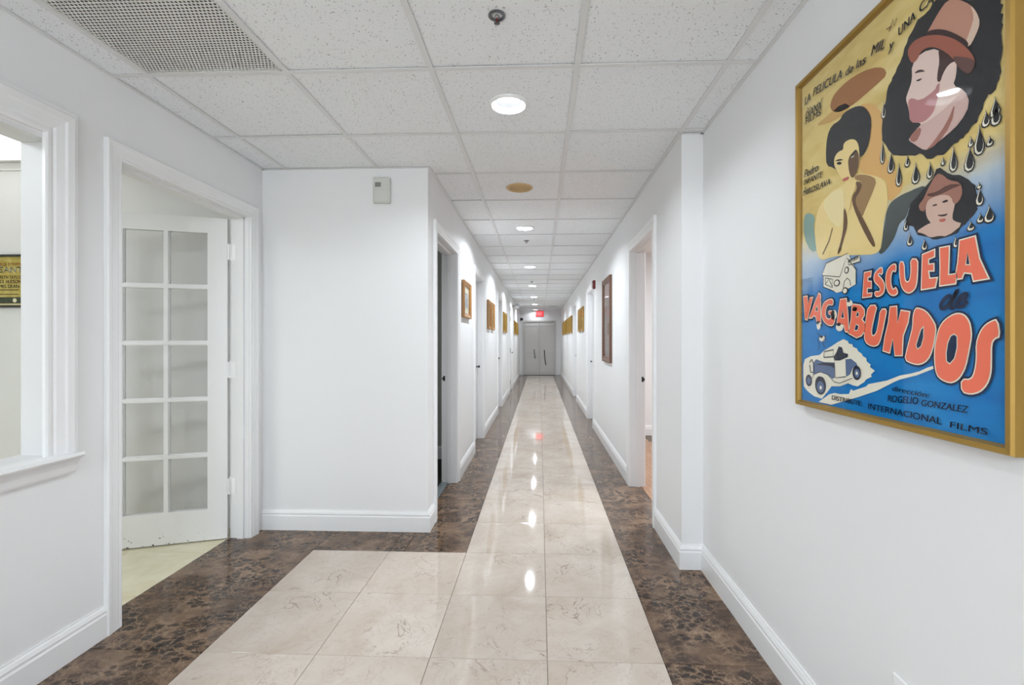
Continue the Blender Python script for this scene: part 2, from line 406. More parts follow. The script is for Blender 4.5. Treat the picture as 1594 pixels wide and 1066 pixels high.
# added glazed opening behind the camera, lets daylight in as fill
mb = MB().box(XLL-TW, -1.5, YB-.12, YB, 0, ZC+.2).box(.55, XRN+TW, YB-.12, YB, 0, ZC+.2).box(-1.5, .55, YB-.12, YB, 2.2, ZC+.2)
structure(put(mb, 'wall_back', M['wall']), 'lobby wall around the added daylight opening behind the camera', 'wall')
ent = empty('fill_window', (-.475, YB-.06, 0)); structure(ent, 'added glazed opening behind the camera for daylight fill', 'window')
for x in (-1.5, -.815, -.13, .51): put(MB().box(x, x+.04, YB-.09, YB-.03, 0, 2.2), 'mullion', M['trim'], ent)
for z in (0, 2.16): put(MB().box(-1.5, .55, YB-.09, YB-.03, z, z+.04), 'rail', M['trim'], ent)
for x in (-1.46, -.775, -.09): put(MB().box(x, x+.60+(.045), YB-.063, YB-.057, .04, 2.16), 'pane', M['glass'], ent)

# side rooms
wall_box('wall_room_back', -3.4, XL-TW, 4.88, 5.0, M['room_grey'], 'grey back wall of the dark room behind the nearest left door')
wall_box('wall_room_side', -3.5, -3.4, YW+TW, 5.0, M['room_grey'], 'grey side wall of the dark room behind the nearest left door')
wall_box('wall_office_back', XRN, 4.0, 6.2, 6.32, M['wall'], 'white back wall of the bright room on the right')
wall_box('wall_office_side', 4.0, 4.12, 1.0, 6.32, M['wall'], 'white side wall of the bright room on the right')
wall_box('wall_office_front', XRN+TW, 4.0, 1.0, 1.12, M['wall'], 'white front wall of the bright room on the right')
wall_box('wall_lounge_side', -5.1, -5.0, -1.6, YW+TW, M['wall'], 'white side wall of the room behind the glazed door')
wall_box('wall_lounge_back', -5.0, XLL-TW, -1.6, -1.5, M['wall'], 'white rear wall of the room behind the glazed door')
wall_box('ceiling_room', -3.5, XL-TW, YW+TW, 5.0, M['wall'], 'plain ceiling of the dark room', 2.40, 2.45, 'ceiling')
wall_box('ceiling_office', XRN, 4.12, 1.0, 6.32, M['wall'], 'plain ceiling of the bright room on the right', 2.40, 2.45, 'ceiling')
wall_box('ceiling_lounge', -5.1, XLL-TW, -1.6, YW, M['wall'], 'plain ceiling of the room behind the glazed door', 2.45, 2.5, 'ceiling')
structure(put(MB().sweep([(0,0),(.03,0),(.03,-.02),(.012,-.05),(.012,-.06),(0,-.06)], [(XLL-TW-.001, YW), (-5.0, YW)], lambda a, b, q: (a, b, 2.45+q)), 'trim_1', M['trim']), 'crown moulding seen through the interior window', 'moulding')
wall_box('floor_room', -3.5, -.865, YW+TW, 5.0, M['carpet'], 'dark carpet inside the nearest left door', -.012, 0.0, 'floor')

# ------------------------------------------------------------------ floor: marble tiles as pieces
floor = structure(put(MB().box(-5.2, 4.2, YB-3, YE+.3, -.12, -.0125), 'floor', M['grout'], at=(0,0,0)), 'polished marble floor, cream strip between dark brown borders', 'floor')
tile_mesh = {}
def floor_tile(x0, x1, y0, y1, name, material, gap=0.0009):
    w, d = round(x1-x0-2*gap, 4), round(y1-y0-2*gap, 4)
    key = (w, d, material.name)
    if key not in tile_mesh:
        b = .0012; mb = MB(); h = -.012
        mb.v = [(sx*w/2, sy*d/2, h) for sx, sy in ((-1,-1),(1,-1),(1,1),(-1,1))] + [(sx*w/2, sy*d/2, -b) for sx, sy in ((-1,-1),(1,-1),(1,1),(-1,1))] \
             + [(sx*(w/2-b), sy*(d/2-b), 0) for sx, sy in ((-1,-1),(1,-1),(1,1),(-1,1))]
        for i in range(4):
            j = (i+1) % 4; mb.f += [(i, j, 4+j, 4+i), (4+i, 4+j, 8+j, 8+i)]
        mb.f += [(8,9,10,11), (3,2,1,0)]
        me = mb.mesh(name); me.materials.append(material); tile_mesh[key] = me
    o = bpy.data.objects.new(name, tile_mesh[key]); COL.objects.link(o); o.parent = floor
    o.location = ((x0+x1)/2, (y0+y1)/2, random.uniform(-.0002, .0002)); o.rotation_euler = (random.uniform(-.0003,.0003), random.uniform(-.0003,.0003), 0)
    return o
TY = 0.4535
ys = [2.718 + TY*k for k in range(-5, 32)]
XT = [-1.344, -.886, -.430, .030, .481]
for k in range(len(ys)-1):
    a, b = ys[k], min(ys[k+1], YE+.02)
    if a >= YE: break
    lobby = b < 2.73
    for i in range(4):
        if lobby or i >= 2: floor_tile(XT[i], XT[i+1], a, b, 'cream_tile', M['marble'])
    floor_tile(XT[4], .868 if b > 2.8 else .90, a, b, 'brown_tile', M['marble_dark'])
    if lobby: floor_tile(-1.957, XT[0], a, b, 'brown_tile', M['marble_dark'])
    else: floor_tile(-.800, XT[2], a, b, 'brown_tile', M['marble_dark'])
for x0, x1 in ((-1.957, XT[0]), (XT[0], XT[1]), (XT[1], -.802)): floor_tile(x0, x1, 2.718, 3.10, 'brown_tile', M['marble_dark'])
for x0, x1 in ((-2.41, -1.957), (-2.865, -2.41)):
    for k in range(5): floor_tile(x0, x1, .84+TY*k, .84+TY*(k+1), 'yellow_tile', M['yellow_stone'])
put(MB().box(-5.0, -2.867, -1.5, YW, -.012, -.0005), 'plain_stone', M['yellow_stone'], floor)
put(MB().box(-2.865, -1.957, -1.5, .838, -.012, -.0005), 'plain_stone', M['yellow_stone'], floor)
put(MB().box(-1.955, .868, YB-.12, ys[0]-.002, -.012, -.0003), 'plain_marble', M['marble'], floor)
sill = put(MB().box(-.864, -.802, DOORS['L1'][0]-.02, DOORS['L1'][1]+.02, -.012, .006), 'threshold', M['threshold'], floor, bevel=.003)
pl = MB().box(-.0595, .0595, -.6, .6, -.012, 0).mesh('plank'); pl.materials.append(M['wood_floor'])
for i in range(10):
    for k in range(3):
        o = bpy.data.objects.new('plank', pl); COL.objects.link(o); o.parent = floor
        o.location = (.9305+.1205*i, 2.6+1.202*k+(.35 if i % 2 else 0)+.2, 0)
put(MB().box(2.08, 4.0, 1.0, 6.2, -.012, 0), 'plain_wood', M['wood_floor'], floor)
put(MB().box(1.0, 2.077, 1.0, 2.19, -.012, 0), 'plain_wood', M['wood_floor'], floor)
put(MB().box(.87, 2.077, 2.19, 6.2, -.0124, -.006), 'underlay', M['grout'], floor)

# ------------------------------------------------------------------ suspended ceiling: tiles and runners as pieces
ceiling = structure(put(MB().box(-5.2, 4.2, YB-.12, YE+.3, ZC+.20, ZC+.26), 'ceiling', M['void'], at=(0,0,ZC+.2)), 'suspended ceiling of white fissured tiles in a metal grid', 'ceiling')
GX = [-1.83, -1.668, -1.062, -.451, .154, .764, .89]
GY = [1.92+.605*k for k in range(-2, 26)]
REG = [(-1.83, .89, -9, YP), (-1.83, XR, YP, YW), (XL, XR, YW, YE)]
put(MB().box(-1.83, .89, YB, GY[0], ZC, ZC+.02), 'plain_ceiling', M['ctile'], ceiling)
VENT = (-1.668, -1.062, GY[1], GY[2])
LIGHTS = [(-.1485, 2.2225 + 2.42*k) for k in range(7) if 2.2225+2.42*k < 16.9]
TILE_Z = ZC + .004
cache = {}
def tile_with_hole(w, d, r):
    mb = MB(); seg = 32; n = 0
    for i in range(seg):
        a = 2*math.pi*(i+.5)/seg; ca, sa = math.cos(a), math.sin(a); k = 1/max(abs(ca)/(w/2), abs(sa)/(d/2))
        mb.v += [(r*ca, r*sa, 0), (k*ca, k*sa, 0), (r*ca, r*sa, .015), (k*ca, k*sa, .015)]
    # square corners
    for i in range(seg):
        j = (i+1) % seg; A, B = 4*i, 4*j
        mb.f += [(A, A+1, B+1, B), (A+2, B+2, B+3, A+3), (A, B, B+2, A+2), (A+1, A+3, B+3, B+1)]
    for sx in (-1, 1):
        for sy in (-1, 1):
            best = sorted(range(seg), key=lambda i: -(sx*mb.v[4*i+1][0]/(w/2) + sy*mb.v[4*i+1][1]/(d/2)))[:2]
            p, q = mb.v[4*best[0]+1], mb.v[4*best[1]+1]
            mb.poly([p, (sx*w/2, sy*d/2, 0), q])
    return mb
for i in range(len(GX)-1):
    for k in range(len(GY)-1):
        x0, x1, y0, y1 = GX[i], GX[i+1], GY[k], GY[k+1]
        if (x0, x1, y0, y1) == VENT: continue
        cx, cy = (x0+x1)/2, (y0+y1)/2
        rects = []
        for a, b, c, d in REG:
            u0, u1, v0, v1 = max(x0, a), min(x1, b), max(y0, c), min(y1, d)
            if u1-u0 > .02 and v1-v0 > .015: rects.append((u0, u1, v0, v1))
        if not rects: continue
        lamp = [l for l in LIGHTS if abs(l[0]-cx) < .06 and abs(l[1]-cy) < .06]
        key = tuple(round(q, 3) for r in rects for q in (r[0]-cx, r[1]-cx, r[2]-cy, r[3]-cy)) + (bool(lamp),)
        if key not in cache:
            if lamp: mb = tile_with_hole(x1-x0-.003, y1-y0-.003, .079)
            else:
                mb = MB()
                for u0, u1, v0, v1 in rects: mb.box(u0-cx, u1-cx, v0-cy, v1-cy, 0, .015)
            me = mb.mesh('ceiling_tile'); me.materials.append(M['ctile']); cache[key] = me
        o = bpy.data.objects.new('ceiling_tile', cache[key]); COL.objects.link(o); o.parent = ceiling
        o.location = (cx, cy, TILE_Z + random.uniform(-.0008, .0012) - ceiling.location.z)
        o.rotation_euler = (random.uniform(-.0015, .0015), random.uniform(-.0015, .0015), 0)
def bar(x0, x1, y0, y1, name='runner'):
    along_y = (y1-y0) > (x1-x0)
    mb = MB().box(x0, x1, y0, y1, ZC-.001, ZC+.0015)
    if along_y: c = (x0+x1)/2; mb.box(c-.003, c+.003, y0, y1, ZC+.0015, ZC+.035)
    else: c = (y0+y1)/2; mb.box(x0, x1, c-.003, c+.003, ZC+.0015, ZC+.035)
    return put(mb, name, M['grid'], ceiling)
RW = .0115
for x in GX[1:-1]:
    y1 = YW if x < XL else YE
    y1 = YW if x in (-1.668, -1.062) else y1
    bar(x-RW, x+RW, GY[0], y1)
for y in GY:
    if y > YE: continue
    xs = ([-1.83] if y < YW else [XL]) + [x for x in GX if (y < YW or x > XL) and -1.8 < x < .77] + ([.89] if y < YP else [])
    for a, b in zip(xs[:-1], xs[1:]): bar(a+(RW if a > -1.8 and a != XL else 0), b-(RW if b < .88 else 0), y-RW, y+RW, 'cross_tee')
def angle(x0, x1, y0, y1): return put(MB().box(x0, x1, y0, y1, ZC-.0015, ZC+.001), 'wall_angle', M['grid'], ceiling)
angle(XLL, XLL+.016, GY[0], YW); angle(XLL, XL+.016, YW-.016, YW); angle(XL, XL+.016, YW, YE); angle(XR-.012, XR, YP, YE); angle(XRN-.016, XRN, GY[0], YP); angle(XR, XRN, YP-.016, YP)
put(MB().box(.30, .56, 15.1, 15.2, ZC-.004, ZC+.0), 'linear_slot', M['plastic_dark'], ceiling)

# ------------------------------------------------------------------ baseboards
BASE = [(0,0),(.016,0),(.016,.093),(.0125,.100),(.0125,.106),(.015,.110),(.010,.124),(.006,.130),(.006,.134),(0,.134)]
def baseboard(name, path, label):
    return structure(put(MB().sweep(BASE, path, lambda a, b, q: (a, b, q)), name, M['trim']), label, 'baseboard')
CW = .078
def e(k, i): return DOORS[k][i] + (CW if i else -CW)
baseboard('baseboard_left', [(XLL, FR[0]-CW), (XLL, YB)], 'white baseboard under the interior window')
baseboard('baseboard_front', [(XL, e('L1',0)), (XL, YW), (XLL, YW)], 'white baseboard around the wall corner facing the camera')
baseboard('baseboard_right', [(XRN, YB), (XRN, YP), (XR, YP), (XR, e('R1',0))], 'white baseboard under the film poster wrapping the pilaster')
for a, b, t in ((('L1',1),('L2',0),'below the nearest small picture'), (('L2',1),('L3',0),'between the second and third left doors'), (('L3',1),('L4',0),'between the third and fourth left doors')):
    baseboard('baseboard_corridor_left', [(XL, e(*b)), (XL, e(*a))], 'white baseboard of the left corridor wall ' + t)
baseboard('baseboard_corridor_left', [(XL, YE), (XL, e('L4',1))], 'white baseboard of the left corridor wall beside the double doors')
for a, b, t in ((('R1',1),('R2',0),'below the tall brown picture'), (('R2',1),('R3',0),'below the pair of gold frames')):
    baseboard('baseboard_corridor_right', [(XR, e(*a)), (XR, e(*b))], 'white baseboard of the right corridor wall ' + t)
baseboard('baseboard_corridor_right', [(XR, e('R3',1)), (XR, YE)], 'white baseboard of the right corridor wall below the row of gold frames')
baseboard('baseboard_room', [(XL-TW, 4.88), (-3.4, 4.88)], 'white baseboard in the dark room behind the nearest left door')
baseboard('baseboard_office', [(4.0, 6.2), (XRN, 6.2)], 'white baseboard at the back of the bright room')

# ------------------------------------------------------------------ doors
CAS = [(0,0),(0,.011),(.006,.014),(.016,.012),(.022,.015),(.050,.017),(.056,.020),(.070,.021),(.0745,.017),(.0745,0)]
def casing(parent, y0, y1, zt, xf, sx):
    put(MB().sweep(CAS, [(y0-.004,0),(y0-.004,zt+.004),(y1+.004,zt+.004),(y1+.004,0)], lambda a, b, q: (xf+sx*q, a, b)), 'casing', M['trim'], parent)
def jambs(parent, y0, y1, zt, xa, xb, stop=None):
    put(MB().box(xa, xb, y0-J, y0, 0, zt), 'jamb', M['jamb'], parent)
    put(MB().box(xa, xb, y1, y1+J, 0, zt), 'jamb', M['jamb'], parent)
    put(MB().box(xa, xb, y0-J, y1+J, zt, zt+J), 'head_jamb', M['jamb'], parent)
    if stop:
        a, b = stop
        put(MB().box(a, b, y0, y0+.011, 0, zt), 'door_stop', M['jamb'], parent)
        put(MB().box(a, b, y1-.011, y1, 0, zt), 'door_stop', M['jamb'], parent)
        put(MB().box(a, b, y0, y1, zt-.011, zt), 'door_stop', M['jamb'], parent)
def knob2(parent, x, y, z, sx, m='black', k=.62):
    pr = [(.026,0),(.026,.006),(.011,.010),(.010,.030),(.024,.040),(.027,.052),(.020,.062),(.004,.065)]
    o = MB().lathe([(r*k, sx*h*k) for r, h in pr], 20, 'X').build('knob', M[m], parent, smooth=True); o.location = Vector((x, y, z)) - wl(parent); return o
def hinge(parent, x, y, z, m='steel', r=.008, h=.09):
    mb = MB().lathe([(r*.6,-h/2-.006),(r,-h/2),(r,h/2),(r*.6,h/2+.006)], 12).box(-.004, .004, -.02, .02, -h/2, h/2)
    o = mb.build('hinge', M[m], parent); o.location = Vector((x, y, z)) - wl(parent); return o
def corridor_door(idx, key, side, label, mode):
    y0, y1 = DOORS[key]; sx = 1 if side == 'L' else -1
    xf = XL if side == 'L' else XR; xb = xf - sx*(TW if side == 'L' else (XRN-XR))
    d = empty('door_%d' % idx, (xf, (y0+y1)/2, 0)); structure(d, label, 'door')
    casing(d, y0, y1, DH, xf, sx)
    if mode == 'open':
        jambs(d, y0, y1, DH, xf, xb, stop=(xf-sx*.045, xf-sx*.08))
        casing(d, y0, y1, DH, xb, -sx)
        put(MB().box(xb+sx*.004, xb+sx*.020, y1-.002, y1+.001, .892, .936), 'strike_plate', M['black'], d)
        put(MB().box(xb-sx*.004, xb+sx*.008, y1-.007, y1-.002, .905, .923), 'strike_lip', M['black'], d)
    elif mode == 'closed':
        jambs(d, y0, y1, DH, xf, xb, stop=(xf-sx*.03, xf-sx*.066))
        put(MB().box(xf-sx*.068, xf-sx*.108, y0+.0015, y1-.0015, .006, DH-.002), 'leaf', M['door_white'], d)
        knob2(d, xf-sx*.068, y1-.075, .92, sx, 'black' if side == 'L' else 'steel')
    else:
        jambs(d, y0, y1, DH, xf, xb, stop=(xf-sx*.05, xf-sx*.086))
        put(MB().box(xf-sx*.002, xf-sx*.046, y0+.003, y1-.003, .006, DH-.003), 'leaf', M['door_white'], d)
        for z in (.25, 1.02, 1.78): hinge(d, xf+sx*.012, y0+.002, z, 'black', .012, .11)
        knob2(d, xf-sx*.002, y1-.075, .95, sx)
    return d
corridor_door(2, 'L1', 'L', 'open doorway to the dark room, nearest on the left corridor wall', 'open')
corridor_door(3, 'L2', 'L', 'closed white door just past the nearest small picture on the left', 'closed')
corridor_door(4, 'L3', 'L', 'closed white door between the two pairs of gold frames on the left', 'closed')
corridor_door(5, 'L4', 'L', 'white door with black hinges, farthest on the left below the clock', 'hinged')
corridor_door(6, 'R1', 'R', 'open doorway to the bright room with wood floor on the right', 'open')
corridor_door(7, 'R2', 'R', 'closed white door beside the red alarm on the right', 'closed')
corridor_door(8, 'R3', 'R', 'closed white door farthest along the right corridor wall', 'closed')

# glazed door of the lobby, swung into the room on the left
d1 = empty('door_1', (XLL, (FR[0]+FR[1])/2, 0)); structure(d1, 'white glazed door of small panes swung open on the left', 'door')
casing(d1, FR[0], FR[1], FH, XLL, 1)
jambs(d1, FR[0], FR[1], FH, XLL, XLL-TW, stop=(XLL-.03, XLL-.07))
leaf = empty('leaf', (0,0,0)); leaf.parent = d1
hx, hy = XLL-TW-.006, FR[1]-.004
leaf.location = Vector((hx, hy, 0)) - d1.location
leaf.rotation_euler = (0, 0, math.atan2(-.185, -.54))
LW, LH, LT = .89, 2.006, .036
ST, TR, BR = .112, .096, .200
def lbox(name, x0, x1, z0, z1, m='door_white', t=LT, bevel=.0):
    o = MB().box(x0, x1, -t/2, t/2, z0, z1).build(name, M[m], leaf, bevel=bevel); return o
lbox('stile', 0.004, ST, .008, LH, 'scuffed'); lbox('stile', LW-ST, LW, .008, LH, 'scuffed')
lbox('top_rail', ST, LW-ST, LH-TR, LH); lbox('bottom_rail', ST, LW-ST, .008, BR, 'scuffed')
MU = .022; gw = (LW-2*ST-2*MU)/3; gh = (LH-TR-BR-4*MU)/5
def muntin(x0, x1, z0, z1, vertical):
    mb = MB(); t = LT/2
    if vertical: mb.box(x0, x1, -t, t, z0, z1).box(x0-.005, x1+.005, -t*.45, t*.45, z0, z1)
    else: mb.box(x0, x1, -t*.98, t*.98, z0, z1).box(x0, x1, -t*.44, t*.44, z0-.005, z1+.005)
    mb.build('muntin', M['door_white'], leaf)
for i in (1, 2):
    x = ST + i*gw + (i-1)*MU; muntin(x, x+MU, BR, LH-TR, True)
for k in range(1, 5):
    z = BR + k*gh + (k-1)*MU
    for i in range(3):
        x = ST + i*(gw+MU); muntin(x, x+gw, z, z+MU, False)
for i in range(3):
    for k in range(5):
        x = ST + i*(gw+MU); z = BR + k*(gh+MU)
        MB().box(x, x+gw, -.002, .002, z, z+gh).build('pane', M['glass_grey'], leaf)
o = MB().lathe([(.026,0),(.026,.006),(.011,.010),(.010,.030),(.024,.040),(.027,.052),(.020,.062),(.004,.065)], 20, 'Y').build('knob', M['chrome'], leaf, smooth=True); o.location = (LW-.06, LT/2, .95)
for z in (.33, 1.06, 1.80):
    hinge(d1, hx+.006, hy+.004, z, 'white_enamel', .0065, .10)
    put(MB().box(XLL-TW+.002, XLL-TW+.036, FR[1]-.0025, FR[1]+.001, z-.05, z+.05), 'hinge_leaf', M['white_enamel'], d1)

# double doors at the end
d9 = empty('door_9', ((EDX0+EDX1)/2, YE, 0)); structure(d9, 'pale grey panelled double doors closing the end of the corridor', 'door')
put(MB().sweep([(0,0),(0,.014),(.05,.016),(.05,0)], [(EDX1-.002,0),(EDX1-.002,EDZ-.002),(EDX0+.002,EDZ-.002),(EDX0+.002,0)][::-1], lambda a, b, q: (a, YE-q, b)), 'casing', M['door_grey'], d9)
mid = (EDX0+EDX1)/2
for x0, x1, s in ((EDX0+.006, mid-.003, -1), (mid+.003, EDX1-.006, 1)):
    lf = put(MB().box(x0, x1, YE+.012, YE+.055, .012, EDZ-.006), 'leaf', M['door_grey'], d9)
    for z0, z1 in ((.14, .72), (.84, 1.80)):
        pn = MB().sweep([(0,0),(0,.008),(.02,.010),(.03,.003),(.03,0)], [(x0+.07,z0),(x0+.07,z1),(x1-.07,z1),(x1-.07,z0),(x0+.07,z0)], lambda a, b, q: (a, YE+.0119-q, b))
        put(pn, 'panel_moulding', M['door_grey'], lf)
    hxx = mid + s*.185
    zz = (.62, .93) if s < 0 else (.38, .91)
    pts = [(hxx, YE+.012, zz[1]), (hxx, YE-.04, zz[1]-.01), (hxx+.01, YE-.055, (zz[0]+zz[1])/2), (hxx+(.05 if s > 0 else .03), YE-.04, zz[0]+.01), (hxx+(.05 if s > 0 else .03), YE+.012, zz[0])]
    put(MB().tube(pts, .016), 'pull_handle', M['bronze' if s > 0 else 'steel'], lf, smooth=True)
put(MB().box(EDX0, EDX1, YE+.03, YE+.1, 0, .012), 'sill', M['black'], d9)

# interior window
w1 = empty('window_1', (XLL, .97, .80)); structure(w1, 'interior window with moulded white trim on the left wall', 'window')
y0, y1, z0, z1 = WIN
put(MB().box(XLL-TW, XLL-.001, y0-.0, y0+.012, z0, z1), 'reveal', M['jamb'], w1); put(MB().box(XLL-TW, XLL-.001, y1-.012, y1, z0, z1), 'reveal', M['jamb'], w1)
put(MB().box(XLL-TW, XLL-.001, y0, y1, z1-.012, z1), 'reveal', M['jamb'], w1); put(MB().box(XLL-TW-.01, XLL-.001, y0, y1, z0, z0+.012), 'reveal', M['jamb'], w1)
WC = [(0,0),(0,.012),(.006,.016),(.018,.016),(.020,.012),(.026,.012),(.034,.018),(.062,.022),(.070,.027),(.094,.029),(.100,.024),(.112,.022),(.116,.016),(.116,0)]
put(MB().sweep(WC, [(y0+.045, z0+.01),(y0+.045, z1+.01),(y1-.045, z1+.01),(y1-.045, z0+.01)], lambda a, b, q: (XLL+q, a, b)), 'casing', M['trim'], w1)
put(MB().sweep([(0,.0),(0,.055),(.012,.06),(.020,.055),(.024,.045),(.030,.040),(.050,.030),(.074,.022),(.082,.018),(.082,0)], [(y1+.06, z0+.012),(y0-.06, z0+.012)], lambda a, b, q: (XLL+q, a, b)), 'sill', M['trim'], w1)
put(MB().box(XLL-.03, XLL-.026, y0+.012, y1-.012, z0+.012, z1-.012), 'pane', M['glass'], w1)

